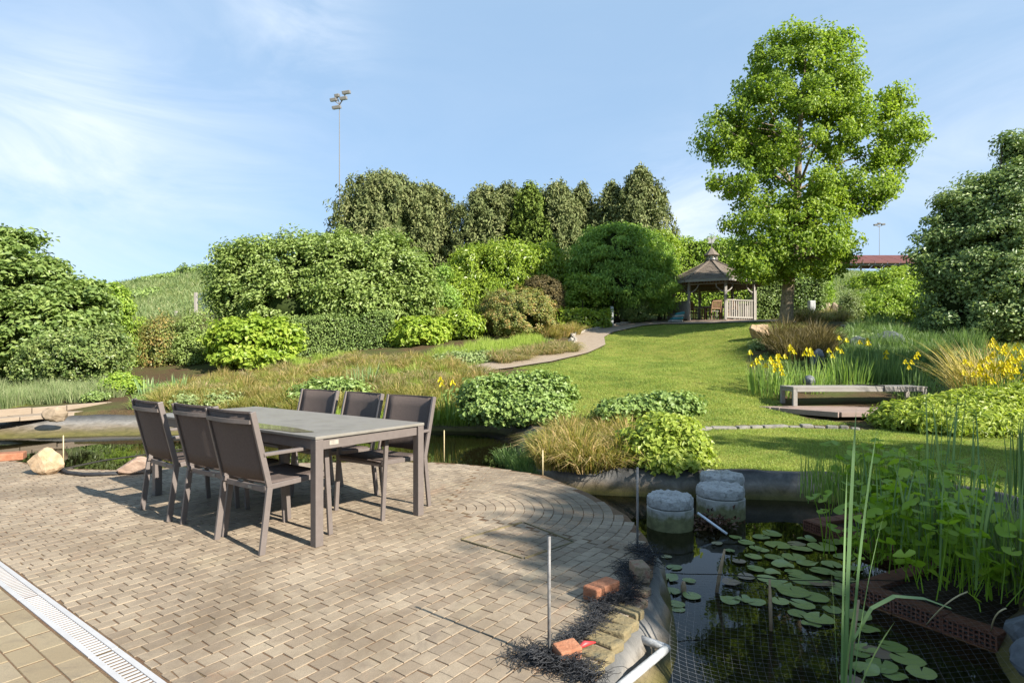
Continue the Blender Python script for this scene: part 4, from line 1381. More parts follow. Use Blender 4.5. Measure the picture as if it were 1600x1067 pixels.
be = thing('garden_bench', 'long low silvered wooden bench standing on the timber platform', 'bench', (bA.x, bA.y, zb + .065), rotz=math.atan2(bd.y, bd.x))
BL, BW, BH = 2.80, .58, .40
for i in range(4):
    MB().box((BL / 2 - .05, (i - .0) * .145 + .06, BH - .02), (BL, .138, .035)).build('plank', MT['benchwood'], be, bevel=.004)
MB().box((BL / 2 - .05, .012, BH - .073), (BL - .16, .035, .066)).build('apron', MT['benchwood'], be, bevel=.004)
MB().box((BL / 2 - .05, .54, BH - .073), (BL - .16, .035, .066)).build('apron', MT['benchwood'], be, bevel=.004)
for x in (0.0, BL - .10):
    for y in (.03, .535): MB().box((x, y, (BH - .0385) / 2), (.085, .06, BH - .0385)).build('leg', MT['benchwood'], be, bevel=.004)
    MB().box((x, .283, BH - .073), (.05, .44, .066)).build('apron', MT['benchwood'], be, bevel=.004)
o = MB().tube([(1.62, .62, BH + .002), (1.68, .5, BH + .014), (1.72, .15, BH + .012), (1.84, -.015, BH + .012), (1.84, -.02, BH - .10)], .011, 6).build('black_strap', MT['dark'])
o.location = be.location; o.rotation_euler = be.rotation_euler; tag(o, 'black strap lying across the top of the long wooden bench', 'strap')
bp = PX(1264, 595, 13.3)
rr = .135
o = rock('garden_ball', (bp.x, bp.y, bp.z - rr), (rr, rr, rr), MT['ball'], None, 77)
me = o.data
tag(o, 'dark grey stone ball standing behind the left end of the wooden bench', 'garden ball')
for v in me.vertices:
    c_ = Vector((v.co.x, v.co.y, v.co.z - rr)); v.co = c_.normalized() * rr * (.97 + .03 * math.sin(9 * v.co.x)) + Vector((0, 0, rr))

# ------------------------------------------------------------------ gazebo
gy = 28.9
gx = (1112 - 800) / F_PX * gy
gz = H1(gx, 27.2) + .02
gaz = thing('gazebo', 'octagonal weathered wooden gazebo with shingled roof beside the tall tree', 'gazebo', (gx, gy, gz))
phi = math.atan2(-gy, -gx)
FR = phi - math.radians(6)                       # outward normal of the open front side
RG = 2.10
def vtx(i, r=RG, z=0): 
    a = FR + math.radians(22.5) + i * math.radians(45)
    return Vector((r * math.cos(a), r * math.sin(a), z))
GW = MT['gazwood']
mb = MB()
ftop = [vtx(i, RG + .12, .06) for i in range(8)]
mb.add([tuple(v) for v in ftop] + [(v.x, v.y, -.5) for v in ftop], [tuple(range(8))] + [(i, i + 8, (i + 1) % 8 + 8, (i + 1) % 8) for i in range(8)])
mb.build('floor', MT['deckwood'], gaz)
for i in range(8):
    v = vtx(i)
    a = FR + math.radians(22.5) + i * math.radians(45)
    MB().box((v.x, v.y, 1.04), (.115, .115, 1.96), rotz(a)).build('post', GW, gaz, bevel=.01)
for i in range(8):                               # side i lies between vertex i-1 and i; side 0 is the front
    p, q = vtx(i - 1), vtx(i)
    d = (q - p).normalized()
    L = (q - p).length
    up = Vector((0, 0, 1))
    MB().beam(p + d * .06 + up * 1.94, q - d * .06 + up * 1.94, .06, .11).build('beam', GW, gaz)
    fr = MB()
    fr.beam(p + d * .06 + up * 1.72, q - d * .06 + up * 1.72, .04, .045)
    for j in range(1, 12):
        m = p.lerp(q, j / 12)
        fr.beam(m + up * 1.74, m + up * 1.885, .03, .03)
    fr.build('frieze', GW, gaz)
    for pa, dd_ in ((p, d), (q, -d)):
        br = MB()
        for s in range(5):
            t0, t1 = s / 5, (s + 1) / 5
            f_ = lambda t: pa + dd_ * (.06 + .36 * math.sin(t * math.pi / 2) ** 1.3) + up * (1.34 + .37 * (1 - math.cos(t * math.pi / 2)) ** .9)
            br.beam(f_(t0), f_(t1 + .02), .035, .05)
        br.build('bracket', GW, gaz)
    if i == 0: continue
    MB().beam(p + d * .06 + up * .96, q - d * .06 + up * .96, .085, .05).build('hand_rail', GW, gaz)
    MB().beam(p + d * .06 + up * .17, q - d * .06 + up * .17, .05, .07).build('bottom_rail', GW, gaz)
    solid = i == 7
    nb = 11 if solid else 12
    for j in range(1, nb + 1):
        m = p + d * (L * (j - .5) / nb * .94 + .05)
        bl_ = MB(); bl_.beam(m + up * .2055, m + up * .934, .030, (.132 if solid else .058), up=d); bl_.build('baluster', GW, gaz)
# roof in courses of shingles
RE, ZE, RA, ZA = RG + .38, 1.90, .30, 2.98
NC = 13
SHN = 0
for i in range(8):
    a0 = FR + math.radians(22.5) + (i - 1) * math.radians(45)
    a1 = a0 + math.radians(45)
    e = lambda a, t: Vector(((RE + (RA - RE) * t) * math.cos(a), (RE + (RA - RE) * t) * math.sin(a), ZE + (ZA - ZE) * (t + .10 * t * (t - 1))))
    sh = MB()
    for c in range(NC):
        t0, t1 = c / NC, min(1, (c + 1.15) / NC)
        A, B, C_, D_ = e(a0, t0), e(a1, t0), e(a1, t1), e(a0, t1)
        nn = (B - A).cross(D_ - A).normalized()
        if nn.z < 0: nn = -nn
        cnt = max(2, int((B - A).length / .16))
        for k in range(cnt):
            u0, u1 = k / cnt + .02 / cnt, (k + 1) / cnt - .02 / cnt
            dz = nn * random.uniform(.018, .034)
            lo = random.uniform(-.03, .03) * (1 / NC)
            P0, P1 = A.lerp(B, u0) + dz, A.lerp(B, u1) + dz
            P2_, P3 = D_.lerp(C_, u1) + nn * .003, D_.lerp(C_, u0) + nn * .003
            P0, P1 = P0 + (P0 - P3) * lo, P1 + (P1 - P2_) * lo
            sh.add([P0, P1, P2_, P3, P0 - nn * .03, P1 - nn * .03], [(0, 1, 2, 3), (4, 5, 1, 0)])
    sh.build('roof_shingles', MT['shingle'], gaz)['kind'] = 'stuff'
    A, B = e(a0, 0), e(a1, 0)
    MB().beam(A.lerp(B, .01) + Vector((0, 0, -.05)), A.lerp(B, .99) + Vector((0, 0, -.05)), .03, .11).build('fascia', GW, gaz)
    rb = MB()
    for s in range(6):
        rb.beam(e(a1, s / 6) + Vector((0, 0, .035)), e(a1, (s + 1) / 6) + Vector((0, 0, .035)), .13, .03)
    rb.build('ridge_cap', MT['shingle'], gaz)
    und = MB(); und.add([tuple(e(a0, 0) + Vector((0, 0, -.015))), tuple(e(a1, 0) + Vector((0, 0, -.015))), tuple(e(a1, 1) + Vector((0, 0, -.03))), tuple(e(a0, 1) + Vector((0, 0, -.03)))], [(0, 1, 2, 3)])
    und.build('roof_board', MT['teak'], gaz)
MB().lathe([(.36, 3.20), (.33, 3.32), (.27, 3.34)], 8).build('cupola_base', MT['dark'], gaz)
for i in range(8):
    a = FR + math.radians(22.5) + i * math.radians(45)
    MB().box((.25 * math.cos(a), .25 * math.sin(a), 3.45), (.05, .05, .22), rotz(a)).build('cupola_post', GW, gaz)
MB().lathe([(.20, 3.34), (.20, 3.555)], 8).build('cupola_wall', MT['white'], gaz)
MB().lathe([(.40, 3.55), (.39, 3.57), (.22, 3.74), (.10, 3.88), (.02, 3.96)], 8).build('cupola_roof', MT['shingle'], gaz)
vn = MB()
vn.tube([(0, 0, 3.94), (0, 0, 4.62)], .014, 6)
vn.box((0, 0, 4.18), (.28, .012, .012)); vn.box((0, 0, 4.18), (.012, .28, .012))
vn.beam((-.24, .05, 4.38), (.26, -.05, 4.38), .012, .03)
o = vn.build('weather_vane', MT['steel'], gaz)
# cockerel plate of the vane
ck = [(-.20, .0), (-.12, .10), (-.20, .26), (-.10, .30), (-.03, .17), (.05, .16), (.08, .30), (.15, .34), (.19, .28), (.15, .12), (.09, .02), (.02, -.03), (-.08, -.03)]
V = [(x, -.2 * x + s * .008, 4.180 + zz) for s in (-1, 1) for x, zz in ck]
m_ = len(ck)
mb = MB().add(V, [tuple(range(m_ - 1, -1, -1)), tuple(range(m_, 2 * m_))] + [(i, (i + 1) % m_, (i + 1) % m_ + m_, i + m_) for i in range(m_)])
mb.build('vane_figure', MT['pipe'], gaz)

for ch in gaz.children:
    if ch.name.startswith(('cupola', 'weather_vane', 'vane_figure')): ch.location.z = -.25
# furniture inside the gazebo
gt = thing('wooden_table', 'brown wooden garden table standing inside the gazebo', 'table', (gx + .1, gy + .1, gz + .06))
MB().lathe([(.66, .70), (.68, .71), (.68, .735), (.66, .745)], 20).build('tabletop', MT['benchwood'], gt)
for i in range(4):
    a = i * math.pi / 2 + .5
    MB().beam((.5 * math.cos(a), .5 * math.sin(a), 0), (.42 * math.cos(a), .42 * math.sin(a), .70), .06, .06).build('leg', MT['teak'], gt)
for i, (x, y, sz) in enumerate(((-.10, -.15, .05), (.10, -.05, .045))):
    o = MB().lathe([(sz * .8, 0), (sz, .02), (sz, .14), (sz * .7, .16)], 10).build('white_jar', MT['white'], smooth=True)
    o.location = (gx + .1 + x, gy + .1 + y, gz + .807)
    tag(o, ('pale jar on the wooden gazebo table, the left one', 'pale jar on the wooden gazebo table, the right one')[i], 'jar', 'jars on the gazebo table')
def wood_chair(lab):
    r = thing('wooden_chair', lab, 'chair', group='wooden chairs inside the gazebo')
    M = MT['teak']
    for x in (-.24, .24):
        mb = MB(); mb.beam((x, -.24, 0), (x, -.26, .45), .045, .05, up=(0, 1, 0)); mb.beam((x, -.26, .45), (x, -.36, .95), .04, .05, up=(0, 1, 0)); mb.build('leg', M, r)
        mb = MB(); mb.beam((x, .24, 0), (x, .24, .64), .045, .05, up=(0, 1, 0)); mb.build('leg', M, r)
        mb = MB(); mb.beam((x, -.30, .65), (x, .28, .65), .055, .03); mb.build('armrest', MT['benchwood'], r)
    mb = MB()
    for i in range(6): mb.box((0, -.2 + i * .085, .44), (.46, .07, .022))
    mb.build('seat', MT['benchwood'], r)
    mb = MB()
    mb.beam((-.24, -.35, .92), (.24, -.35, .92), .03, .09); mb.beam((-.24, -.28, .56), (.24, -.28, .56), .03, .05)
    for i in range(7): mb.beam((-.195 + i * .065, -.28, .56), (-.195 + i * .065, -.345, .90), .04, .018, up=(0, 1, 0))
    mb.build('backrest', M, r)
    return r
w0 = wood_chair('brown wooden armchair at the left of the table inside the gazebo')
w0.location, w0.rotation_euler = (gx - .90, gy - .25, gz + .06), (0, 0, -math.pi / 2 + .35)
dup(w0, 'brown wooden armchair seen from behind, in the middle of the open front of the gazebo', Vector((gx - .30, gy - 1.02, gz + .06)), .25)
dup(w0, 'brown wooden armchair at the right of the gazebo table, partly behind the railing', Vector((gx + .55, gy - .85, gz + .06)), .55)
# bundle of cushions beside the gazebo
cp = PX(1056, 503, 27.0)
cz = H1(cp.x, cp.y)
for i, (m, dz, lab) in enumerate((('greycloth', 0.0, 'grey cushion at the bottom of the stack beside the gazebo'), ('teal', .115, 'teal cushion in the middle of the stack beside the gazebo'),
                                  ('greycloth', .23, 'grey cushion near the top of the stack beside the gazebo'), ('teal', .345, 'teal cushion lying on top of the stack beside the gazebo'))):
    o = MB().box((0, 0, .06), (.56 - .05 * i, .45, .11), rotz(.2 - .1 * i)).build('cushion', MT[m], bevel=.045)
    o.location = (cp.x + .07 * i, cp.y + .1, cz + dz + .03); o.rotation_euler = (0, -.06 * i, 0)
    tag(o, lab, 'cushion', 'cushions stacked beside the gazebo')

def post(px, top, base, Y, w, mat, name, label, cat='post', group=None, ball=False):
    p = PX(px, base, Y)
    g = H1(p.x, p.y)
    h = (HZ - top) / F_PX * Y + CAM_H - g
    mb = MB(); mb.box((0, 0, h / 2 - .1), (w, w, h + .2))
    if ball: mb.lathe([(w * .8, h), (w * .9, h + .03), (w * .5, h + .08)], 8)
    o = mb.build(name, MT[mat], bevel=w * .1)
    o.location = (p.x, p.y, g)
    return tag(o, label, cat, group)
post(956, 479, 512, 26.5, .13, 'pipe', 'wooden_post', 'short pale wooden post at the bend of the path left of the gazebo')
post(1316, 508, 530, 21, .16, 'gazwood', 'wooden_post', 'short weathered grey post among the plants right of the tall tree')
post(306, 457, 494, 31, .14, 'gazwood', 'fence_post', 'pale fence post on the grassy slope between the left bushes', 'post', 'fence posts on the grassy slope')
post(275, 486, 497, 31.5, .14, 'gazwood', 'fence_post', 'shorter pale fence post showing above the small yellow-green shrubs', 'post', 'fence posts on the grassy slope')
post(1268, 470, 500, 29, .28, 'pipe', 'stone_pillar', 'short pale pillar behind the trunk of the tall tree', 'pillar')
# low stone wall at the right of the gazebo
a = PX(1272, 488, 31); 
rb_ = thing('stone_wall', 'low dark stone wall at the foot of the hill right of the tall tree', 'wall', (a.x, a.y, H1(a.x, a.y)))
for i in range(9):
    o = rock('stone', (i * .33, random.uniform(-.05, .05), -.1), (.24, .25, .42 + .08 * (i == 7)), MT['rock_brown'], None, 50 + i, i)
    o.parent = rb_
p = PX(1188, 540, 19.8)
rock('rock', (p.x, p.y, H1(p.x, p.y) - .05), (.42, .3, .33), MT['rock_tan'], 'pale boulder at the left end of the dark sedge mound on the lawn edge', 61)
for i, (px, py, Y, sx, lab) in enumerate(((1278, 588, 15.6, .22, 'dark grey stone half hidden behind the yellow irises left of centre'), (1385, 545, 17.5, .5, 'dark grey stone in the planting right of the sedge mound'),
                                          (1340, 552, 17.2, .4, 'dark grey stone just above the yellow irises behind the bench'))):
    p = PX(px, py, Y); rock('rock', (p.x, p.y, H1(p.x, p.y) - .05), (sx, .3, .26), MT['rock_grey'], lab, 70 + i)
for i, (px, py, Y, lab) in enumerate(((783, 562, 18, 'small white stone at the edge of the path in front of the sedges'), (893, 536, 21.5, 'small white stone at the bend of the path'), (755, 590, 15.5, 'small pale stone on the near side of the path'))):
    p = G(px, py); rock('rock', (p.x, p.y, p.z), (.13, .1, .11), MT['edgestone'], lab, 90 + i)

# ------------------------------------------------------------------ far things: shelter and floodlight masts
hx0, hy0 = 90 * (1285 - 800) / F_PX, 90
sh_ = thing('red_roofed_shelter', 'long open shelter with a dark red roof on top of the embankment', 'shelter', (hx0, hy0, H1(hx0, hy0)))
zt = CAM_H + (HZ - 392) / F_PX * 90 - sh_.location.z
ze = CAM_H + (HZ - 408) / F_PX * 90 - sh_.location.z
LS = 30.0
for i in range(15):
    x0, x1 = i * LS / 15 + .03, (i + 1) * LS / 15 - .03
    mb = MB()
    mb.add([(x0, 0, ze), (x1, 0, ze), (x1, 4, zt), (x0, 4, zt), (x0, 0, ze - .3), (x1, 0, ze - .3), (x1, 8, ze), (x0, 8, ze)], [(0, 1, 2, 3), (4, 5, 1, 0), (3, 2, 6, 7)])
    mb.build('roof_panel', MT['redroof'], sh_)
for i in range(6):
    MB().box((1 + i * 5.6, 1.2, (ze - .3) / 2), (.22, .22, ze - .3)).build('post', MT['steel'], sh_)
MB().box((LS / 2, .6, ze - .45), (LS, .2, .3)).build('beam', MT['steel'], sh_)
def mast(px, py_top, Y, label, heads, base_z):
    x = (px - 800) / F_PX * Y
    zt_ = CAM_H + (HZ - py_top) / F_PX * Y
    r = thing('floodlight_mast', label, 'floodlight mast', (x, Y, base_z), 'floodlight masts beyond the garden')
    h = zt_ - base_z
    MB().tube([(0, 0, 0), (0, 0, h)], [.07, .035], 8).build('pole', MT['steel'], r)
    for j, (dx, dz, w) in enumerate(heads):
        MB().box((dx, 0, h + dz), (w, .5, .34), Matrix.Rotation(.3, 3, 'X') @ Matrix.Rotation(-.15, 3, 'Y')).build('floodlight', MT['steel'], r, bevel=.05)
    mb = MB()
    for dx, dz, w in heads: mb.beam((0, 0, h - .3), (dx, 0, h + dz), .08, .08)
    mb.build('bracket', MT['steel'], r)
    return r
mast(530.5, 160, 62, 'very tall thin floodlight mast rising above the left conifers', ((-.62, .25, .7), (-.25, .68, .5), (.42, .40, .75), (.72, 1.02, .85), (-.3, -.55, .9)), 10.2)
mast(1374, 353, 118, 'distant floodlight mast above the red roofed shelter', ((-.75, .2, .7), (.75, .3, .7), (-.1, .45, .5)), 10.5)

# ------------------------------------------------------------------ vegetation helpers
def ellip(px, py, rx, ry, Y, dr=0.8):
    c = PX(px, py, Y)
    return (np.array(c), np.array([rx * Y / F_PX, max(.12, rx * Y / F_PX * dr), ry * Y / F_PX]))
def clumps_on(blobs, n, lo=.62, hi=1.0, pockets=False):
    """clump centres through the outer part of a union of ellipsoids"""
    vol = np.array([(r[0] * r[1] + r[0] * r[2] + r[1] * r[2]) for _, r in blobs])
    pick = rng.choice(len(blobs), n * 2, p=vol / vol.sum())
    C = np.array([b[0] for b in blobs])[pick]
    R = np.array([b[1] for b in blobs])[pick]
    D = rdir(n * 2)
    q = lo + (hi - lo) * rng.random(n * 2) ** .6
    q = q + (rng.random(n * 2) < .14) * rng.random(n * 2) * .20      # stray sprigs break the outline
    P = C + D * R * q[:, None]
    inside = np.zeros(n * 2, bool)
    for k, (c, r) in enumerate(blobs):
        e = np.linalg.norm((P - c) / r, axis=1)
        inside |= (e < .60) & (pick != k)
    if pockets:
        w = np.sin(P[:, 0] * 2.9 + 1.3 * np.sin(P[:, 2] * 2.1)) + np.sin(P[:, 2] * 3.7 + P[:, 1] * 1.9) + np.sin(P[:, 1] * 2.3 - P[:, 0] * 1.1)
        inside |= (w > 1.55)
    return P[~inside][:n], D[~inside][:n]
def crown_leaves(P, D, per, cr, flat, leaf, up=.5, outw=.7, rnd=.6, aspect=.6, hang=0.0, fold=.22):
    """leaves of every clump: (positions, faces, tint)"""
    n = len(P)
    crv = cr * rng.uniform(.65, 1.35, n)
    k = np.repeat(np.arange(n), per)
    d = rdir(len(k))
    rad = rng.random(len(k)) ** .45
    off = d * (rad * crv[k])[:, None]
    off[:, 2] *= flat
    Q = P[k] + off
    N = d * outw * .8 + D[k] * outw * 1.1 + np.array([0, 0, up * .8]) + rng.normal(size=(len(k), 3)) * rnd * .8
    L = leaf * rng.uniform(.7, 1.3, len(k))
    T = None
    if hang:
        T = rng.normal(size=(len(k), 3)) * .6 + D[k] * .6 + np.array([0, 0, -hang])
    V, Fc = leaf_geo(Q, N, L, L * aspect, fold, .12, T)
    base = rng.random(n)[k] * .45 + rng.random(len(k)) * .55
    return V, Fc, np.repeat(np.clip(base, 0, 1), 4)
def stems(root, loc, tips, r0, mat='twig', name='stem'):
    for t in tips:
        p0_ = Vector((random.uniform(-.12, .12), random.uniform(-.12, .12), -.1))
        e = Vector(t) - Vector(loc)
        m = p0_.lerp(e, .5) + Vector((random.uniform(-.1, .1), random.uniform(-.1, .1), .1)) * e.length * .3
        MB().tube([p0_, p0_.lerp(m, .6), m, e], [r0, r0 * .8, r0 * .6, r0 * .25], 6, cap=False).build(name, MT[mat], root, smooth=True)
def bush(name, label, cat, blobs, pal_, nclump, per, cr, leaf, flat=.7, group=None, core=True, nstem=3, up=.5, outw=.7, rnd=.6, aspect=.6, hang=0, lo=.62, hi=1.0, r0=.05, fold=.22):
    c = np.mean([b[0] for b in blobs], axis=0)
    gzz = H1(c[0], c[1])
    loc = (float(c[0]), float(c[1]), gzz)
    root = thing(name, label, cat, loc, group)
    P, D = clumps_on(blobs, int(nclump * 1.7), max(lo, .66), hi, nclump > 400)
    P[:, 2] = np.maximum(P[:, 2], Hraw(P[:, 0], P[:, 1]) + .10)
    V, Fc, t = crown_leaves(P, D, per, cr, flat, leaf, up, outw, rnd, aspect, hang, fold)
    V[:, 2] = np.maximum(V[:, 2], np.repeat(np.repeat(Hraw(P[:, 0], P[:, 1]), per), 4) + .01) if False else V[:, 2]
    link('foliage', np_mesh('foliage', V - np.array(loc), Fc, LM[pal_], tint=t), root)
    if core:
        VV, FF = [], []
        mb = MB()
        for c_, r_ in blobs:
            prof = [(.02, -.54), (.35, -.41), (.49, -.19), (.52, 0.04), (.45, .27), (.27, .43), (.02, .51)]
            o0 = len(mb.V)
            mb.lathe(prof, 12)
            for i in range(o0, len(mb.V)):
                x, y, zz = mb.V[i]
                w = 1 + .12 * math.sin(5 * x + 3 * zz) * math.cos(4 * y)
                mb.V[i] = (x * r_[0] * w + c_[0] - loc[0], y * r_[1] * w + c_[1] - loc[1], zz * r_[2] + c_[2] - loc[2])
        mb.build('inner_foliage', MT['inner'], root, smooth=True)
    if nstem:
        tips = P[rng.choice(len(P), nstem)]
        stems(root, loc, tips, r0)
    return root

# ------------------------------------------------------------------ the tall sweetgum
def big_tree():
    Y = 22.0
    base = PX(1229, 503, Y); base.z = H1(base.x, base.y)
    root = thing('sweetgum_tree', 'tall bright green deciduous tree with a leaning trunk right of the gazebo', 'tree', base)
    B = [ellip(*a) for a in ((1240, 120, 72, 72, 22.0), (1300, 110, 52, 62, 22.0), (1190, 180, 58, 54, 22.0), (1196, 130, 46, 46, 22.0), (1308, 150, 38, 46, 21.8), (1335, 250, 46, 36, 21.8), (1250, 200, 95, 80, 21.6), (1140, 215, 46, 42, 22.0), (1365, 218, 58, 50, 22.0), (1400, 215, 44, 56, 22.0),
                             (1390, 152, 17, 34, 22.0), (1160, 275, 52, 50, 21.6), (1240, 290, 90, 62, 22.0), (1330, 290, 62, 46, 22.0), (1350, 300, 45, 32, 21.6), (1198, 345, 60, 50, 21.4), (1270, 360, 74, 52, 21.4),
                             (1195, 394, 48, 36, 21.2), (1250, 392, 66, 38, 21.2), (1290, 400, 40, 34, 21.8), (1172, 412, 34, 22, 21.0), (1200, 418, 52, 24, 21.4), (1290, 65, 30, 22, 22.0), (1232, 62, 26, 22, 22.0), (1335, 62, 14, 16, 22.0))]
    P, D = clumps_on(B, 820, .45, 1.03)
    # keep ragged gaps around the middle where the limbs show
    gp_ = np.array(PX(1275, 262, 22.0)); g2 = np.array(PX(1190, 300, 22.0)); g3 = np.array(PX(1335, 255, 22.0))
    keep_ = np.ones(len(P), bool)
    for g_, r_ in ((gp_, 1.0), (g2, .85), (g3, .85)):
        keep_ &= np.linalg.norm((P - g_)[:, [0, 2]], axis=1) > r_ * rng.uniform(.5, 1.0, len(P))
    P, D = P[keep_], D[keep_]
    V, Fc, t = crown_leaves(P, D, 100, .40, .85, .118, .45, .6, .75, .78, hang=.5, fold=.2)
    link('crown', np_mesh('crown', V - np.array(base), Fc, LM['sweetgum'], tint=t), root)
    bx = Vector(base)
    trunk_pts = [PX(1228, 508, Y), PX(1229, 490, Y), PX(1231, 455, Y), PX(1234, 420, Y), PX(1240, 360, Y), PX(1246, 300, Y), PX(1248, 240, Y), PX(1252, 170, Y), PX(1258, 100, Y)]
    rads = [.30, .24, .21, .195, .17, .14, .105, .07, .025]
    MB().tube([p - bx for p in trunk_pts], rads, 14, cap=False).build('trunk', MT['bark'], root, smooth=True)
    tips = P[rng.choice(len(P), 46, replace=False)]
    for q in tips:
        q = Vector(q)
        i = min(range(3, 9), key=lambda k: abs(trunk_pts[k].z - (q.z - .35 * (Vector((q.x, q.y)) - Vector((trunk_pts[k].x, trunk_pts[k].y))).length - .6)))
        s_ = trunk_pts[i]
        r_ = min(rads[i] * .45, .10)
        m = s_.lerp(q, .5) + Vector((0, 0, .35)) + Vector((random.gauss(0, .15), random.gauss(0, .15), 0))
        MB().tube([s_ - bx, s_.lerp(m, .5) - bx + Vector((0, 0, .05)), m - bx, q - bx], [r_, r_ * .8, r_ * .55, r_ * .2], 6, cap=False).build('limb', MT['bark'], root, smooth=True)
big_tree()

# ------------------------------------------------------------------ conifers on the skyline
def conifer(label, px, top, halfw, Y, pal_, n, shape=.55, base_py=445, seed=0):
    x = (px - 800) / F_PX * Y
    zt_ = CAM_H + (HZ - top) / F_PX * Y
    g = H1(x, Y)
    hw = halfw * Y / F_PX
    h = zt_ - g - .55
    root = thing('conifer_tree', label, 'tree', (x, Y, g), 'dark conifers on the skyline')
    # upright sprays on a dome-shaped outline
    s = rng.random(n) ** .9
    th = rng.uniform(0, 2 * np.pi, n)
    wob = 1 + .14 * np.sin(3 * th + seed) + .10 * np.sin(5 * th + 2 * seed + 6 * s) + .13 * np.sin(7 * th + 2.2 * seed + 4 * np.sin(9 * s))
    prof = hw * np.clip(1 - s ** (1 / (1.0001 - shape)), .0, 1) ** .62 * wob
    rr_ = prof * (.74 + .36 * rng.random(n) ** .7)
    P = np.stack([rr_ * np.cos(th), rr_ * np.sin(th), s * h + .1], 1)
    D = np.stack([np.cos(th), np.sin(th), .35 + s], 1)
    per = 30
    k = np.repeat(np.arange(n), per)
    d = rdir(len(k))
    cr = .56 * rng.uniform(.5, 1.4, n)[k]
    off = d * (rng.random(len(k)) ** .5 * cr)[:, None]
    off[:, :2] *= .62; off[:, 2] *= 1.15
    N = D[k] * .8 + rng.normal(size=(len(k), 3)) * .7
    T = np.array([0, 0, 1.0]) + D[k] * .5 + rng.normal(size=(len(k), 3)) * .45
    L = .30 * rng.uniform(.6, 1.3, len(k))
    V, Fc = leaf_geo(P[k] + off, N, L, L * .42, .15, .1, T)
    t = np.repeat(rng.random(n)[k] * .5 + rng.random(len(k)) * .5, 4)
    link('crown', np_mesh('crown', V, Fc, LM[pal_], tint=t), root)
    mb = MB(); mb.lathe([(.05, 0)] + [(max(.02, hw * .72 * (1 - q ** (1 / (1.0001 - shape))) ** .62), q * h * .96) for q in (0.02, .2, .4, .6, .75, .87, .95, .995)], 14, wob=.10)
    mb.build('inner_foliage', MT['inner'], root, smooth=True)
    MB().tube([(0, 0, -.2), (0, 0, h * .9)], [.22, .05], 8).build('trunk', MT['bark'], root)
conifer('broad dome-shaped dark conifer behind the floodlight mast, leftmost on the skyline', 603, 269, 80, 46, 'conifer', 1000, .78, seed=1)
conifer('rounded dark conifer joined to the right side of the broad leftmost conifer', 670, 288, 48, 47, 'conifer', 620, .72, seed=2)
conifer('dark conifer at the left end of the middle skyline group', 757, 290, 47, 46, 'conifer', 600, .70, seed=3)
conifer('narrow dark conifer behind the second gap of the middle skyline group', 795, 286, 38, 48, 'conifer', 420, .66, seed=4)
conifer('greener conifer with a fresh top in the middle skyline group', 829, 284, 35, 45, 'conifer_green', 420, .60, seed=5)
conifer('dark conifer right of the greener one in the middle skyline group', 873, 284, 47, 46, 'conifer', 560, .66, seed=6)
conifer('slim dark conifer at the right end of the middle skyline group', 910, 286, 31, 47, 'conifer', 340, .52, seed=7)
conifer('pointed dark conifer, tallest on the skyline and last to the right', 1000, 260, 54, 45, 'conifer', 640, .46, seed=8)
conifer('lower dark conifer leaning against the left side of the pointed tallest conifer', 957, 284, 38, 46, 'conifer', 360, .50, seed=9)

# ------------------------------------------------------------------ bushes and hedges
bush('large_bush', 'big mid-green bush with layered leaves filling the left edge of the picture', 'bush', [ellip(*a) for a in ((-40, 440, 100, 85, 18), (20, 450, 75, 70, 18), (40, 520, 90, 62, 17.6), (-70, 540, 100, 70, 18), (95, 505, 72, 50, 18), (10, 400, 60, 40, 18.4), (60, 425, 34, 24, 18.3), (120, 470, 50, 30, 18.4))],
     'chestnut', 470, 56, .40, .17, .62, lo=.6, r0=.09, nstem=5, up=1.0, outw=.4)
bush('bright_bush', 'bright yellow-green bush behind the right side of the big left bush', 'bush', [ellip(*a) for a in ((150, 490, 46, 46, 20.5), (170, 480, 30, 36, 20.5), (125, 475, 36, 34, 20.6))], 'vine', 190, 55, .30, .12, .7, hang=.5)
bush('glossy_bush', 'dark glossy-leaved bush in front of the big left bush above the grass verge', 'bush', [ellip(*a) for a in ((120, 560, 66, 42, 16.6), (75, 575, 50, 30, 16.6), (165, 550, 34, 44, 16.8))], 'glossy', 190, 55, .24, .085, .7, rnd=.9)
for i, (px, py, rx, ry, lab) in enumerate(((208, 537, 27, 44, 'small yellow-green shrub touching the bright bush on the left'), (255, 535, 33, 42, 'small yellow-green shrub in the middle of the row at the mulch bed'), (305, 532, 32, 42, 'small yellow-green shrub at the right of the row beside the big round bush'))):
    bush('small_shrub', lab, 'shrub', [ellip(px, py, rx, ry, 21), ellip(px - 8, py + 18, rx * .9, ry * .7, 20.8)], ('vine', 'photinia', 'viburnum')[i], 120, 42, .24, .075, 1.0, group='small shrubs at the mulch bed', hang=-.6)
bush('white_flowered_shrub', 'arching shrub with white flower sprays at the left of the big round bush', 'shrub', [ellip(338, 470, 20, 28, 24)], 'flower_white', 22, 34, .26, .08, .5, core=False)
bush('viburnum_bush', 'huge rounded light green bush in the middle left, lower than the conifers behind', 'bush', [ellip(*a) for a in ((400, 435, 66, 62, 23), (465, 428, 70, 62, 23), (540, 425, 70, 58, 23), (610, 425, 58, 56, 23), (645, 455, 42, 48, 23), (372, 470, 40, 40, 22.6), (450, 480, 70, 44, 22.4), (560, 470, 80, 44, 22.6), (410, 395, 40, 24, 23), (500, 392, 40, 22, 23), (580, 390, 44, 22, 23))],
     'viburnum', 700, 60, .40, .14, .72, lo=.62, up=.9, outw=.5, nstem=6, r0=.08)
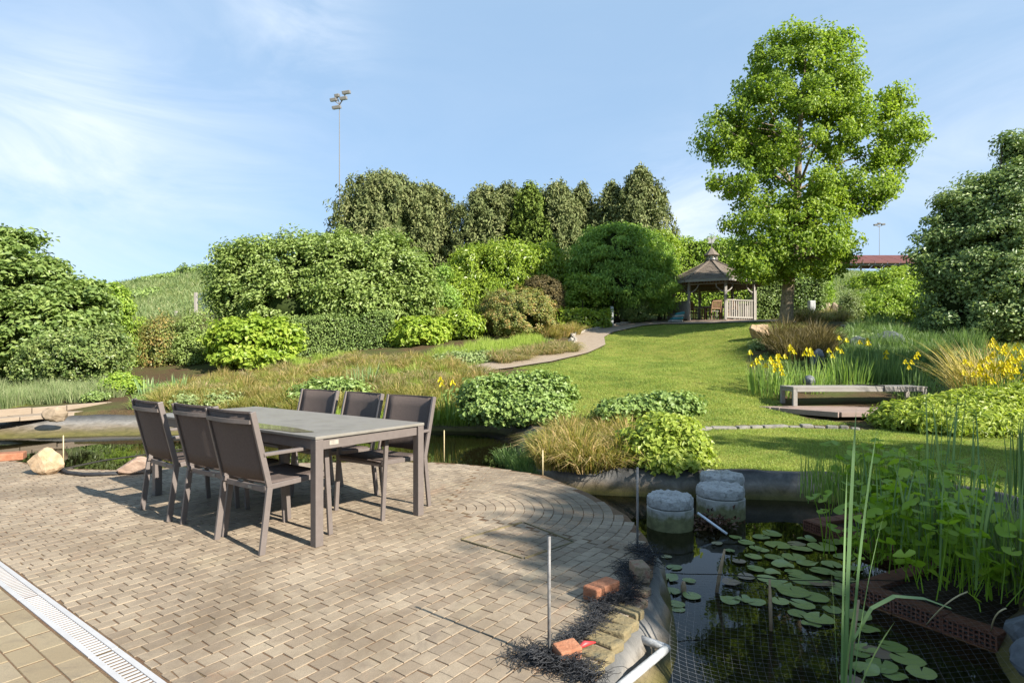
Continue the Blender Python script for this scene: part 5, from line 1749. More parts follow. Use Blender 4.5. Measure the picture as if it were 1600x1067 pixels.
bush('hydrangea_shrub', 'lime green large-leaved shrub in front of the huge rounded bush', 'shrub', [ellip(*a) for a in ((395, 535, 58, 38, 19.6), (355, 528, 30, 30, 19.6), (440, 530, 30, 32, 19.6), (395, 560, 60, 14, 19.4))], 'hydrangea', 200, 30, .26, .16, .6, up=.9, aspect=.75)
# clipped hedge block
def hedge(label, p0, p1, Y0, Y1, top_py0, top_py1, depth, pal_, dens, leaf, name='clipped_hedge', per=1, group=None, rough=.12, cat='hedge', tv=.5, hang=0):
    A, B = PX(p0, 500, Y0), PX(p1, 500, Y1)
    A.z = B.z = 0
    d = (B - A); L = d.length; d.normalize()
    nrm = Vector((d.y, -d.x, 0))
    if nrm.y > 0: nrm = -nrm
    zt0, zt1 = CAM_H + (HZ - top_py0) / F_PX * Y0, CAM_H + (HZ - top_py1) / F_PX * Y1
    m = (A + B) / 2
    loc = np.array([m.x, m.y, H1(m.x, m.y)])
    root = thing(name, label, cat, tuple(loc), group)
    hgt = (zt0 + zt1) / 2 - loc[2]
    areaF, areaT = L * hgt, L * depth
    nF, nT, nS = int(areaF * dens), int(areaT * dens), int(depth * hgt * dens)
    u = np.concatenate([rng.random(nF), rng.random(nT), np.full(nS, 0.0), np.full(nS, 1.0)])
    v = np.concatenate([rng.random(nF), np.full(nT, 1.0), rng.random(nS), rng.random(nS)])
    w = np.concatenate([np.full(nF, 0.0), rng.random(nT), rng.random(nS), rng.random(nS)])
    nn = np.concatenate([np.tile(np.array(nrm), (nF, 1)), np.tile([0, 0, 1.0], (nT, 1)), np.tile(-np.array(d), (nS, 1)), np.tile(np.array(d), (nS, 1))])
    base = np.array(A)[None] + np.array(d)[None] * (u * L)[:, None] - np.array(nrm)[None] * (w * depth)[:, None]
    g = Hraw(base[:, 0], base[:, 1])
    top = zt0 + (zt1 - zt0) * u + .05 * np.sin(u * L * 2.3) + .04 * np.sin(u * L * 5.1 + 1)
    base[:, 2] = g + (top - g) * v
    lump = np.sin(u * L * 3.1 + v * 5) * np.cos(v * hgt * 3.7 + u * L * 1.3) * rough * .6
    Q = base + nn * (lump + rng.normal(0, rough * .55, len(u)))[:, None] + rng.normal(0, .03, (len(u), 3))
    N = nn * .7 + np.array([0, 0, .45]) + rng.normal(size=nn.shape) * .6
    Ls = leaf * rng.uniform(.7, 1.3, len(u))
    T = None if not hang else nn * .5 + rng.normal(size=nn.shape) * .5 + np.array([0, 0, -hang])
    V, Fc = leaf_geo(Q, N, Ls, Ls * .6, .22, .12, T)
    t = np.clip(rng.random(len(u)) * .7 + .3 * (np.sin(u * L * 1.9) * .5 + .5) * tv * 2, 0, 1)
    link('foliage', np_mesh('foliage', V - loc, Fc, LM[pal_], tint=np.repeat(t, 4)), root)
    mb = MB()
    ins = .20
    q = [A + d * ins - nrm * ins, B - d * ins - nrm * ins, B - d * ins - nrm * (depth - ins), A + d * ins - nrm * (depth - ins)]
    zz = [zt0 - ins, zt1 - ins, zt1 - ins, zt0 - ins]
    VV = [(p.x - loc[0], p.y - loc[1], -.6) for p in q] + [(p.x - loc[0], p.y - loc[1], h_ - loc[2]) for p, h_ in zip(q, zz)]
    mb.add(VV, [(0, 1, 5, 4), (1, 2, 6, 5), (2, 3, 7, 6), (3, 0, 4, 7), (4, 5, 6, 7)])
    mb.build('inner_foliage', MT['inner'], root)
    return root
hedge('square clipped green hedge block between two lime green shrubs', 462, 614, 20.6, 21.2, 499, 487, 1.6, 'box', 620, .075, rough=.07)
bush('lime_shrub', 'lime green broad-leaved shrub just right of the clipped hedge block', 'shrub', [ellip(652, 522, 36, 26, 21.4), ellip(628, 530, 18, 22, 21.4), ellip(680, 515, 20, 22, 21.6)], 'hydrangea', 130, 26, .25, .15, .6, up=.9, aspect=.7, group='lime shrubs right of the hedge block')
bush('lime_shrub', 'greener broad-leaved shrub between the lime shrub and the orange-tinted ball', 'shrub', [ellip(722, 508, 32, 23, 22.4), ellip(700, 510, 18, 18, 22.4)], 'laurel', 110, 26, .24, .14, .6, up=.8, aspect=.6, group='lime shrubs right of the hedge block')
bush('low_shrub', 'low orange-brown shrub behind the two lime shrubs', 'shrub', [ellip(675, 495, 42, 14, 24)], 'photinia', 70, 40, .22, .08, .7)
bush('laurel_bush', 'bright yellow-green laurel with upright shoots below the middle conifers', 'bush', [ellip(*a) for a in ((740, 440, 42, 44, 27.5), (790, 425, 44, 44, 27.5), (840, 425, 40, 40, 28), (715, 470, 36, 34, 26.6), (770, 470, 50, 32, 27), (735, 405, 22, 18, 27.6), (800, 396, 28, 16, 27.6), (860, 410, 26, 24, 28.5))],
     'laurel', 460, 48, .36, .17, 1.25, hang=-1.2, aspect=.38, nstem=4, hi=1.06)
bush('dark_shrub', 'dark green shrub in the gap between the huge rounded bush and the laurel', 'shrub', [ellip(690, 450, 18, 34, 25.5), ellip(695, 470, 22, 26, 25)], 'acer', 80, 40, .3, .10, .8)
bush('round_shrub', 'clipped round shrub tinted orange on top, beside the path', 'shrub', [ellip(808, 487, 56, 36, 23.6, 1.0), ellip(806, 505, 58, 22, 23.4, 1.0)], 'photinia', 420, 52, .17, .075, .8, lo=.9, rnd=.5, group='clipped round shrubs by the path')
bush('round_shrub', 'darker clipped round shrub half hidden behind the orange-tinted one', 'shrub', [ellip(848, 458, 31, 24, 26, 1.0), ellip(850, 480, 30, 30, 26, 1.0)], 'sedge_dark', 260, 46, .17, .08, .8, lo=.9, rnd=.5, group='clipped round shrubs by the path')
hedge('low bright green laurel hedge along the bend of the path', 872, 955, 25.2, 26.0, 486, 485, .9, 'laurel', 330, .15, name='laurel_hedge', rough=.1)
bush('weeping_maple', 'big dark green dome-shaped maple with drooping foliage left of the gazebo', 'tree', [ellip(*a) for a in ((970, 405, 78, 50, 28.5), (935, 430, 56, 44, 28.3), (1000, 430, 52, 50, 28.3), (970, 450, 80, 38, 28), (960, 380, 52, 28, 28.6), (900, 455, 34, 40, 28.2), (1020, 470, 32, 26, 28))],
     'acer', 620, 60, .42, .17, .5, hang=.9, aspect=.30, up=.7, outw=.5, nstem=4, r0=.10)
bush('gold_shrub', 'yellow-green shrub showing at the upper right of the dark dome-shaped maple', 'shrub', [ellip(1030, 392, 28, 30, 30), ellip(1042, 420, 18, 34, 30)], 'laurel', 130, 44, .34, .13, .8)
bush('young_tree', 'slender young tree with light drooping leaves in front of the dark maple', 'tree', [ellip(908, 445, 26, 18, 27), ellip(925, 462, 22, 14, 26.8), ellip(890, 470, 20, 14, 26.8)], 'vine', 60, 26, .3, .13, .5, core=False, up=.9, nstem=4, r0=.06)
bush('dark_round_shrub', 'small dark round shrub left of the gazebo railing', 'shrub', [ellip(993, 484, 21, 19, 27.4, 1.0)], 'glossy', 120, 40, .18, .08, .8, lo=.85)
bush('fern_shrub', 'feathery dark green foliage hanging between the maple and the gazebo', 'shrub', [ellip(1030, 468, 18, 16, 28.4)], 'acer', 40, 40, .3, .14, .6, hang=.8, aspect=.35)
hedge('tall clipped green hedge behind the gazebo', 1040, 1300, 34, 33.5, 372, 380, 2.0, 'vine', 190, .16, name='tall_hedge', rough=.20, hang=.6)
hedge('darker lower hedge behind the trunk of the tall tree', 1180, 1292, 30.5, 30.2, 425, 430, 1.2, 'box', 230, .13, name='dark_hedge', rough=.2)
bush('embankment_bush', 'light green bush on the embankment below the red roofed shelter', 'bush', [ellip(1388, 442, 42, 18, 44), ellip(1425, 438, 36, 18, 44), ellip(1352, 446, 20, 14, 44)], 'laurel', 150, 44, .6, .24, .8)
bush('leafy_shrub', 'yellow-green leafy shrub between the embankment and the big right-hand bush', 'shrub', [ellip(*a) for a in ((1385, 474, 42, 28, 27), (1420, 468, 36, 26, 27), (1370, 490, 40, 20, 26.4), (1430, 490, 30, 26, 26))], 'vine', 230, 44, .34, .15, .7, hang=.5, aspect=.5)
bush('grey_shrub', 'grey-green airy shrub at the left of the yellow-green leafy shrub', 'shrub', [ellip(1330, 482, 15, 24, 25)], 'sage', 60, 40, .22, .07, 1.2, hang=-.8, core=False)
bush('dogwood_bush', 'very large dark green bush with tiered branches at the right edge', 'bush', [ellip(*a) for a in ((1600, 330, 90, 70, 19), (1560, 390, 90, 60, 19), (1640, 270, 60, 60, 19.4), (1520, 420, 66, 50, 19), (1600, 450, 110, 60, 18.6), (1495, 470, 44, 44, 19), (1540, 500, 80, 34, 18.6), (1480, 410, 40, 30, 19.2), (1520, 330, 46, 26, 19.2), (1580, 290, 40, 30, 19.2), (1590, 248, 16, 34, 19.4), (1500, 370, 40, 22, 19.2), (1660, 400, 80, 110, 18.6), (1462, 372, 24, 9, 19.2), (1478, 345, 26, 9, 19.2), (1500, 312, 30, 10, 19.2), (1535, 285, 24, 10, 19.3), (1452, 400, 24, 9, 19.2), (1575, 225, 12, 16, 19.4))],
     'dogwood', 900, 64, .36, .12, .68, lo=.6, hi=1.10, up=.8, outw=.7, nstem=6, r0=.09)
for px, py, rx, ry, Y, lab in ((316, 424, 34, 8, 59, 'low dark scrub on the crest of the hill beside the huge rounded bush'), (250, 444, 26, 6, 57, 'small patch of scrub on the hillside above the fence posts'), (215, 470, 30, 8, 45, 'low scrub on the hillside just right of the bright left bush')):
    bush('hill_scrub', lab, 'shrub', [ellip(px, py, rx, ry, Y), ellip(px - rx * .7, py + 4, rx * .6, ry * .8, Y)], 'box', 60, 40, .5, .22, .7, core=False, nstem=0, group='scrub on the hillside')
for i, (px, py, rx, ry, Y, lab) in enumerate(((-160, 470, 120, 100, 20, 'dense bush just beyond the left edge of the picture'), (1780, 430, 130, 120, 21, 'dense bush just beyond the right edge of the picture'))):
    bush('outer_bush', lab, 'bush', [ellip(px, py, rx, ry, Y)], 'chestnut' if i == 0 else 'dogwood', 120, 50, .6, .2, .6, lo=.7)
# unseen trees inferred from shadow; slim row's crowns shaped to shade columns, not planters
SV_, PV_ = np.array([.75, -.66]), np.array([.66, .75])
def shade_tree(label, s0, p0, h, rp, rz, zc, n, leaf=.20, seed_gap=.5):
    q = SV_ * s0 + PV_ * p0
    g = H1(q[0], q[1])
    root = thing('unseen_shade_tree', label, 'tree', (float(q[0]), float(q[1]), g), 'trees right of the camera')
    B = [(np.array([q[0] + a * PV_[0] * rp, q[1] + a * PV_[1] * rp, g + zc + b]), np.array([rp * .72, rp * .72, rz * c])) for a, b, c in ((0, .3, 1.0), (-.35, -.3, .8), (.35, -.1, .8), (0, -.6, .8))]
    P, D = clumps_on(B, n, .35, 1.05)
    V, Fc, t = crown_leaves(P, D, 60, .45, .6, leaf, .8, .5, .7, .6)
    link('crown', np_mesh('crown', V - np.array([q[0], q[1], g]), Fc, LM['chestnut'], tint=t), root)
    MB().tube([(0, 0, -.2), (.05, 0, zc * .5), (0, .05, zc + rz * .6)], [.14, .11, .03], 9).build('trunk', MT['bark'], root, smooth=True)
    for tp in P[rng.choice(len(P), 14)]:
        e = Vector(tp) - Vector((q[0], q[1], g))
        MB().tube([Vector((0, 0, zc * .5 + random.uniform(0, .8))), e * .55 + Vector((0, 0, .3)), e], [.05, .035, .01], 5, cap=False).build('limb', MT['bark'], root, smooth=True)
shade_tree('slim tall-trunked unseen shade tree right of the camera, nearest of three in a row', 8.35, 4.05, 6, .95, .65, 5.85, 110)
shade_tree('slim tall-trunked unseen shade tree right of the camera, middle of three in a row', 7.9, 5.15, 6, 1.0, .70, 5.90, 115)
shade_tree('slim tall-trunked unseen shade tree right of the camera, farthest of three in a row', 8.1, 6.25, 6, .95, .65, 5.85, 110)
shade_tree('leafy tree at the right end of the lower lawn, outside the picture', 6.8, 9.4, 6, 1.5, 2.2, 3.7, 250)
shade_tree('taller leafy tree beyond the right edge of the picture, level with the bench', 6.4, 18.0, 8, 2.1, 3.0, 4.8, 330)

# ------------------------------------------------------------------ grasses, sedges, irises, reeds
def tuft_geo(n, h, reach, wid, droop, rad, seg=3, up=.15):
    a = rng.uniform(0, 2 * np.pi, n)
    q = rng.random(n) ** .7
    P = np.stack([np.cos(a) * q * rad, np.sin(a) * q * rad, np.zeros(n)], 1)
    b = a + rng.normal(0, .5, n)
    ln = np.stack([np.cos(b), np.sin(b)], 1) * (reach * (up + (1 - up) * q) * rng.uniform(.5, 1.2, n))[:, None]
    return blade_geo(P, ln, h * rng.uniform(.55, 1.15, n), wid * rng.uniform(.6, 1.2, n), droop * (.3 + .9 * q), seg)
TUFTS = {}
def tuft_mesh(key, pal_, n, h, reach, wid, droop, rad, variants=3, seg=3, nm='leaves'):
    out = []
    for _ in range(variants):
        V, Fc, k = tuft_geo(n, h, reach, wid, droop, rad, seg)
        out.append(np_mesh(nm, V, Fc, LM[pal_], tint=np.repeat(np.clip(rng.normal(.56, .27, n), 0, 1), k)))
    TUFTS[key] = out
tuft_mesh('sedge', 'sedge', 330, .44, 1.05, .014, .68, .19)
tuft_mesh('sedge_green', 'sedge_green', 340, .46, 1.0, .013, .56, .18)
tuft_mesh('sedge_gold', 'sedge_gold', 290, .44, .95, .013, .6, .18)
tuft_mesh('sedge_dark', 'sedge_dark', 320, .60, .8, .011, .36, .22)
tuft_mesh('grass', 'meadow', 170, .42, .5, .009, .25, .17)
tuft_mesh('fresh', 'fresh', 190, .38, .5, .009, .28, .2)
tuft_mesh('reedgrass', 'reed', 170, .56, .5, .011, .3, .24)
def tuft(key, name, label, cat, loc, s=1.0, group=None):
    o = link(name, random.choice(TUFTS[key]), loc=loc, rot=(0, 0, random.uniform(0, 6.28)))
    w_ = s * random.uniform(.85, 1.2)
    o.scale = (w_ * random.uniform(.92, 1.08), w_ * random.uniform(.92, 1.08), s * random.uniform(.65, 1.3))
    return tag(o, label, cat, group)
def scatter_px(poly, n, mind):
    """ground points inside a region outlined on the photograph, at least mind apart"""
    Pw = [G(*a) for a in poly]
    xs_ = [p.x for p in Pw]; ys2 = [p.y for p in Pw]
    out = []
    tries = 0
    while len(out) < n and tries < n * 60:
        tries += 1
        x, y = random.uniform(min(xs_), max(xs_)), random.uniform(min(ys2), max(ys2))
        if not inpoly(np.array([[x, y]]), Pw)[0]: continue
        if any((x - a) ** 2 + (y - b) ** 2 < mind ** 2 for a, b in out): continue
        if inpoly(np.array([[x, y]]), POND)[0]: continue
        out.append((x, y))
    return out
def region_tufts(key, name, label, cat, group, poly, n, mind, s=1.0, dz=-.02, where=None):
    for x, y in scatter_px(poly, n, mind):
        lab = label
        if where:
            px = 800 + F_PX * x / y
            lab = label + ' ' + next(w for lim, w in where if px < lim)
        tuft(random.choice(key) if isinstance(key, tuple) else key, name, lab, cat, (x, y, H1(x, y) + dz), s, group)
region_tufts(('sedge', 'sedge', 'sedge', 'sedge_green', 'sedge_green', 'sedge_gold'), 'sedge_clump', 'arching brown sedge clump in the long bed', 'sedge', 'sedge clumps in the long bed',
             ((215, 620), (330, 600), (430, 585), (560, 562), (680, 568), (790, 598), (800, 606), (740, 622), (640, 622), (500, 624), (330, 630)), 135, .31, 1.12, where=((330, 'near the timber kerb'), (470, 'behind the left end of the table'), (620, 'behind the far chairs'), (9999, 'beside the lower end of the path')))
region_tufts('sedge_gold', 'sedge_clump', 'yellowish sedge clump along the pond bank', 'sedge', 'golden sedge clumps by the pond',
             ((215, 634), (300, 622), (420, 612), (640, 622), (720, 628), (720, 645), (600, 650), (400, 645), (230, 648)), 60, .32, 1.05, where=((330, 'near the timber kerb'), (470, 'behind the left end of the table'), (620, 'behind the far chairs'), (9999, 'right of the far chairs')))
region_tufts('fresh', 'grass_clump', 'fresh green clump growing between the brown sedges of the long bed', 'grass', 'green clumps among the sedges', ((230, 628), (330, 606), (470, 590), (640, 580), (740, 600), (640, 618), (420, 622)), 60, .45, .95)
region_tufts('sedge', 'sedge_clump', 'brown sedge clump in the row along the far side of the path', 'sedge', 'sedge clumps along the path',
             ((768, 567), (800, 555), (886, 543), (892, 551), (840, 558), (790, 570)), 26, .34, 1.2)
region_tufts('sedge_green', 'sedge_clump', 'brown sedge clump in front of the orange-tinted round shrub', 'sedge', 'sedge clumps in front of the round shrub',
             ((826, 523), (866, 517), (900, 520), (896, 529), (850, 530)), 14, .4, 1.35)
region_tufts('fresh', 'grass_clump', 'bright fresh green grass clump between the hedge and the path sedges', 'grass', 'bright grass clumps by the path',
             ((655, 573), (690, 555), (760, 541), (836, 529), (845, 540), (770, 560), (690, 573)), 85, .30, 1.0)
region_tufts('fresh', 'grass_clump', 'bright green grass clump in front of the lime shrub and hedge block', 'grass', 'bright grass clumps by the hedge block', ((455, 572), (520, 560), (560, 562), (500, 572), (450, 580)), 10, .4, 1.0)
region_tufts('grass', 'grass_clump', 'long meadow grass clump on the verge across the pond', 'grass', 'meadow grass clumps on the left verge',
             ((-60, 640), (-60, 608), (90, 606), (190, 606), (210, 618), (150, 626), (60, 634), (0, 642)), 90, .28, 1.05, dz=.0, where=((70, 'at the left picture edge'), (9999, 'left of the white lantern')))
region_tufts('sedge_green', 'sedge_clump', 'sedge clump on a corner of the lawn overhanging the pond', 'sedge', 'sedge clumps on the pond corner',
             ((842, 728), (850, 700), (900, 682), (985, 690), (1000, 728), (940, 736)), 26, .17, 1.15, dz=-.03)
region_tufts('reedgrass', 'reed_clump', 'tall dark green reed clump', 'reed', 'reed clumps in the shaded bed',
             ((1300, 575), (1330, 545), (1400, 535), (1475, 545), (1490, 580), (1440, 600), (1330, 600)), 70, .40, 1.0, where=((1400, 'in the shaded bed behind the bench'), (9999, 'in the shaded bed left of the straw-coloured grass')))
region_tufts('reedgrass', 'reed_clump', 'dark green reed clump below the big right-hand bush', 'reed', 'reed clumps under the right-hand bush',
             ((1300, 535), (1340, 515), (1480, 520), (1560, 545), (1480, 548), (1350, 542)), 34, .5, 1.15)
region_tufts('sedge_dark', 'sedge_clump', 'dark brown-green sedge of the mounded clump at the lawn edge', 'sedge', 'dark sedges of the mound by the lawn',
             ((1205, 553), (1222, 537), (1280, 535), (1298, 552), (1270, 562), (1220, 562)), 16, .38, 1.55)
region_tufts('sedge', 'sedge_clump', 'pale brown sedge clump by the low stone wall right of the tall tree', 'sedge', 'sedge clumps by the low stone wall', ((1245, 502), (1275, 499), (1318, 499), (1310, 505), (1260, 506)), 12, .5, 1.6)
region_tufts('reedgrass', 'grass_clump', 'dark green grass tuft at the pond corner left of the overhanging sedge', 'grass', 'green tufts at the pond corner', ((812, 700), (848, 690), (846, 730), (838, 738)), 8, .12, .62, dz=-.1)
region_tufts('grass', 'grass_clump', 'long grass clump on the right bank beside the foreground planter', 'grass', 'grass clumps on the right bank', ((1560, 930), (1640, 860), (1750, 860), (1750, 1000), (1640, 1000)), 18, .14, .9, dz=0)
for i in range(26):
    q = PV_ * 0
    x, y = random.uniform(2.78, 3.5), random.uniform(3.0, 4.1)
    tuft('grass', 'grass_clump', 'long grass clump on the right bank beside the foreground planter', 'grass', (x, y, .0), random.uniform(.7, 1.0), 'grass clumps on the right bank')
# sedges hanging over the corner wall and a grass tuft on the water's edge
for i in range(9):
    x = .42 + i * .10
    tuft('sedge_green', 'sedge_clump', 'sedge clump on a corner of the lawn overhanging the pond', 'sedge', (x, 6.78 + .06 * math.sin(i * 2), -.02), .95, 'sedge clumps on the pond corner')
for x, y in ((.16, 7.4), (.05, 7.7), (.20, 7.95), (-.05, 8.2), (.2, 7.1)):
    tuft('reedgrass', 'grass_clump', 'dark green grass tuft at the pond corner left of the overhanging sedge', 'grass', (x, y, -.22), .62, 'green tufts at the pond corner')
for i in range(36):
    x = -3.6 + i * .105
    tuft('fresh', 'grass_clump', 'fresh green tuft hanging over the far pond bank behind the dining table', 'grass', (x + random.uniform(-.05, .05), 12.08 + random.uniform(-.08, .10), -.16), 1.0, 'green tufts on the far pond bank')

# leafy ground-cover mounds
def mound(label, poly_blobs, pal_, n, per, cr, leaf, name='leafy_mound', cat='plant', group=None, **kw):
    kw.setdefault('hi', 1.10)
    return bush(name, label, cat, poly_blobs, pal_, n, per, cr * 1.25, leaf * 1.1, group=group, nstem=0, **kw)
mound('grey-green leafy mound beside the pond, right of the dining table', [ellip(*a) for a in ((760, 625, 42, 32, 11.2), (810, 618, 44, 32, 11.3), (855, 620, 40, 32, 11.2), (790, 640, 56, 22, 11.0), (840, 642, 44, 24, 10.8))], 'geranium', 330, 40, .15, .075, up=.9, aspect=.85)
mound('low grey-green leafy mound on the lawn behind the corner sedges', [ellip(*a) for a in ((1000, 640, 36, 16, 9.2), (1050, 636, 40, 17, 9.3), (960, 644, 26, 13, 9.1))], 'geranium', 130, 36, .13, .07, up=.9, aspect=.85)
mound('bright yellow-green leafy plant beside the corner sedges over the pond wall', [ellip(*a) for a in ((1040, 690, 52, 36, 6.9), (1070, 705, 30, 26, 6.8), (1015, 705, 34, 28, 6.75), (1050, 720, 44, 18, 6.65))], 'lime', 230, 34, .12, .062, up=.8, aspect=.7)
mound('silvery green leaf mat behind the left end of the dining table', [ellip(*a) for a in ((320, 630, 50, 12, 13.2), (290, 632, 30, 10, 13.2))], 'sage', 80, 34, .16, .08, group=None, up=.9)
mound('grey-green leaf mat behind the far chairs of the dining table', [ellip(*a) for a in ((520, 615, 40, 20, 13.4), (490, 622, 34, 16, 13.2), (550, 620, 26, 18, 13.2))], 'geranium', 130, 34, .17, .09, up=.9)
mound('grey-green leaf mat at the lower end of the path', [ellip(*a) for a in ((725, 563, 34, 9, 17.2), (700, 566, 24, 8, 17), (750, 560, 20, 8, 17.3))], 'sage', 90, 34, .18, .09, up=.9)
mound('grey-green plants between the dark sedge mound and the pale boulder', [ellip(1196, 548, 18, 16, 18.6), ellip(1212, 560, 16, 14, 18.3)], 'sage', 60, 34, .18, .08, up=.9)
mound('grey-green leaf mat above the yellow irises right of the dark sedge mound', [ellip(1325, 540, 36, 10, 18.4), ellip(1360, 548, 30, 10, 18)], 'sage', 80, 34, .2, .09, up=.9)
mound('broad yellow-green leafy plant mass to the right of the bench', [ellip(*a) for a in ((1425, 652, 44, 20, 10.2), (1485, 646, 46, 24, 10.2), (1540, 642, 50, 28, 10.2), (1600, 640, 40, 34, 10.2), (1500, 660, 90, 18, 9.9), (1388, 660, 22, 11, 10.3))], 'lime', 360, 38, .16, .10, up=.6, aspect=.42)
mound('small green plant mat on the timber kerb left of the lantern', [ellip(150, 622, 14, 6, 13.6)], 'box', 26, 30, .12, .06)
mound('green leafy shrublet behind the white lantern', [ellip(190, 600, 22, 12, 14.6), ellip(175, 606, 18, 9, 14.4)], 'vine', 60, 34, .16, .07)

# iris clumps: upright sword leaves, flowers on stems
def flower_geo(c, s):
    mb = []
    P, N, T = [], [], []
    for k in range(3):
        a = k * 2.094 + random.uniform(-.3, .3)
        d = np.array([math.cos(a), math.sin(a), 0])
        P.append(c + d * s * .5 - np.array([0, 0, s * .15])); T.append(d + np.array([0, 0, -.55])); N.append(np.array([0, 0, 1.]) + d * .5)
        P.append(c + d * s * .18 + np.array([0, 0, s * .32])); T.append(d * .3 + np.array([0, 0, 1.])); N.append(d)
    return P, N, T
def iris(name, label, px, py, Y, nl, h, rad, pal_, nflow=0, group=None, cat='iris', wid=.022, flow_h=1.0, elong=1.0):
    p = PX(px, py, Y)
    g = H1(p.x, p.y)
    root = thing(name, label, cat, (p.x, p.y, g), group)
    a = rng.uniform(0, 2 * np.pi, nl)
    q = np.sqrt(rng.random(nl))
    P = np.stack([np.cos(a) * q * rad * elong, np.sin(a) * q * rad, np.zeros(nl) - .02], 1)
    P[:, 2] += Hraw(P[:, 0] + p.x, P[:, 1] + p.y) - g
    ln = np.stack([np.cos(a), np.sin(a)], 1) * (q * .22)[:, None] + rng.normal(0, .07, (nl, 2))
    bend = np.where(rng.random(nl) < .15, .35, .04)
    V, Fc, k = blade_geo(P, ln, h * rng.uniform(.6, 1.08, nl), wid * rng.uniform(.7, 1.2, nl), bend, 4)
    link('leaves', np_mesh('leaves', V, Fc, LM[pal_], tint=np.repeat(rng.random(nl), k)), root)
    for i in range(nflow):
        a_, q_ = random.uniform(0, 6.28), math.sqrt(random.random())
        x, y = math.cos(a_) * q_ * rad * elong, math.sin(a_) * q_ * rad
        hh = h * flow_h * random.uniform(.85, 1.25)
        x2, y2 = x + random.gauss(0, .07), y + random.gauss(0, .07)
        z0 = H1(p.x + x, p.y + y) - g
        MB().tube([(x, y, z0), ((x + x2) / 2, (y + y2) / 2, z0 + hh * .5), (x2, y2, z0 + hh)], [.007, .006, .004], 4, cap=False).build('stem', LM[pal_], root)
        PPs, NN, TT = flower_geo(np.array([x2, y2, z0 + hh]), .085 * random.uniform(.85, 1.15))
        if random.random() < .6:
            b_ = flower_geo(np.array([x2 + random.gauss(0, .05), y2 + random.gauss(0, .05), z0 + hh - random.uniform(.06, .14)]), .075)
            PPs += b_[0]; NN += b_[1]; TT += b_[2]
        V, Fc = leaf_geo(np.array(PPs), np.array(NN), .095, .065, .12, .25, np.array(TT))
        link('flower', np_mesh('flower', V, Fc, LM['yellow'], tint=np.repeat(rng.random(len(PPs)), 4)), root)
    return root
iris('iris_clump', 'yellow flowering iris clump at the left end of the iris bed behind the bench', 1203, 612, 13.2, 150, .78, .50, 'iris', 11, 'yellow iris clumps')
iris('iris_clump', 'yellow flowering iris clump directly behind the dark grey ball', 1262, 606, 13.6, 110, .72, .48, 'iris', 6, 'yellow iris clumps', flow_h=1.1)
iris('iris_clump', 'yellow flowering iris clump behind the middle of the bench', 1322, 606, 14.0, 120, .75, .55, 'iris', 5, 'yellow iris clumps', flow_h=1.15)
iris('iris_clump', 'sparsely flowering iris clump in the shaded reeds behind the right half of the bench', 1378, 600, 14.4, 100, .80, .55, 'reed', 3, 'yellow iris clumps')
iris('iris_clump', 'thin iris clump with a few yellow flowers left of the straw-coloured grass', 1432, 600, 13.0, 40, .72, .30, 'reed', 3, 'yellow iris clumps', flow_h=1.05)
iris('iris_clump', 'densely flowering yellow iris clump just right of the straw-coloured grass', 1548, 625, 10.7, 170, .92, .42, 'iris', 22, 'yellow iris clumps')
iris('iris_clump', 'yellow iris clump at the right edge of the picture', 1600, 625, 10.5, 170, .95, .45, 'iris', 20, 'yellow iris clumps', flow_h=1.1)
iris('iris_clump', 'yellow iris clump between the straw-coloured grass and the clump at the picture edge', 1572, 610, 11.8, 120, .95, .40, 'iris', 14, 'yellow iris clumps', flow_h=1.1)
iris('iris_clump', 'blue-green iris clump standing among the sedges behind the far middle chair', 565, 603, 14.2, 90, .62, .42, 'iris_blue', 0)
iris('iris_clump', 'thin upright yellow-flowered iris on the pond bank right of the dining table', 703, 655, 11.9, 34, .70, .16, 'iris', 2)
iris('iris_clump', 'pale green iris leaves on the bank just right of the last far chair', 676, 660, 11.8, 30, .52, .14, 'iris', 0)
iris('iris_clump', 'pale green iris leaves at the left end of the sedge bed by the timber kerb', 235, 622, 14.0, 36, .55, .25, 'iris_blue', 0)
iris('iris_clump', 'pale green iris leaves right of the timber kerb in front of the mulch', 275, 615, 14.6, 36, .55, .25, 'iris_blue', 0)
# straw-coloured ornamental grass leaning to the left
p = PX(1535, 625, 11.4); g = H1(p.x, p.y)
root = thing('ornamental_grass', 'tall straw-coloured ornamental grass leaning left, beside the yellow irises', 'grass', (p.x, p.y, g))
nl = 480
a = rng.uniform(0, 2 * np.pi, nl); q = np.sqrt(rng.random(nl))
Pn = np.stack([np.cos(a) * q * .30, np.sin(a) * q * .30, np.zeros(nl)], 1)
ln = np.stack([np.cos(a), np.sin(a)], 1) * (q * .30)[:, None] + np.array([-.30, 0]) + rng.normal(0, .20, (nl, 2))
V, Fc, k = blade_geo(Pn, ln, 1.55 * rng.uniform(.5, 1.1, nl), .013, np.where(rng.random(nl) < .25, .4, .1), 4)
link('leaves', np_mesh('leaves', V, Fc, LM['straw'], tint=np.repeat(rng.random(nl), k)), root)

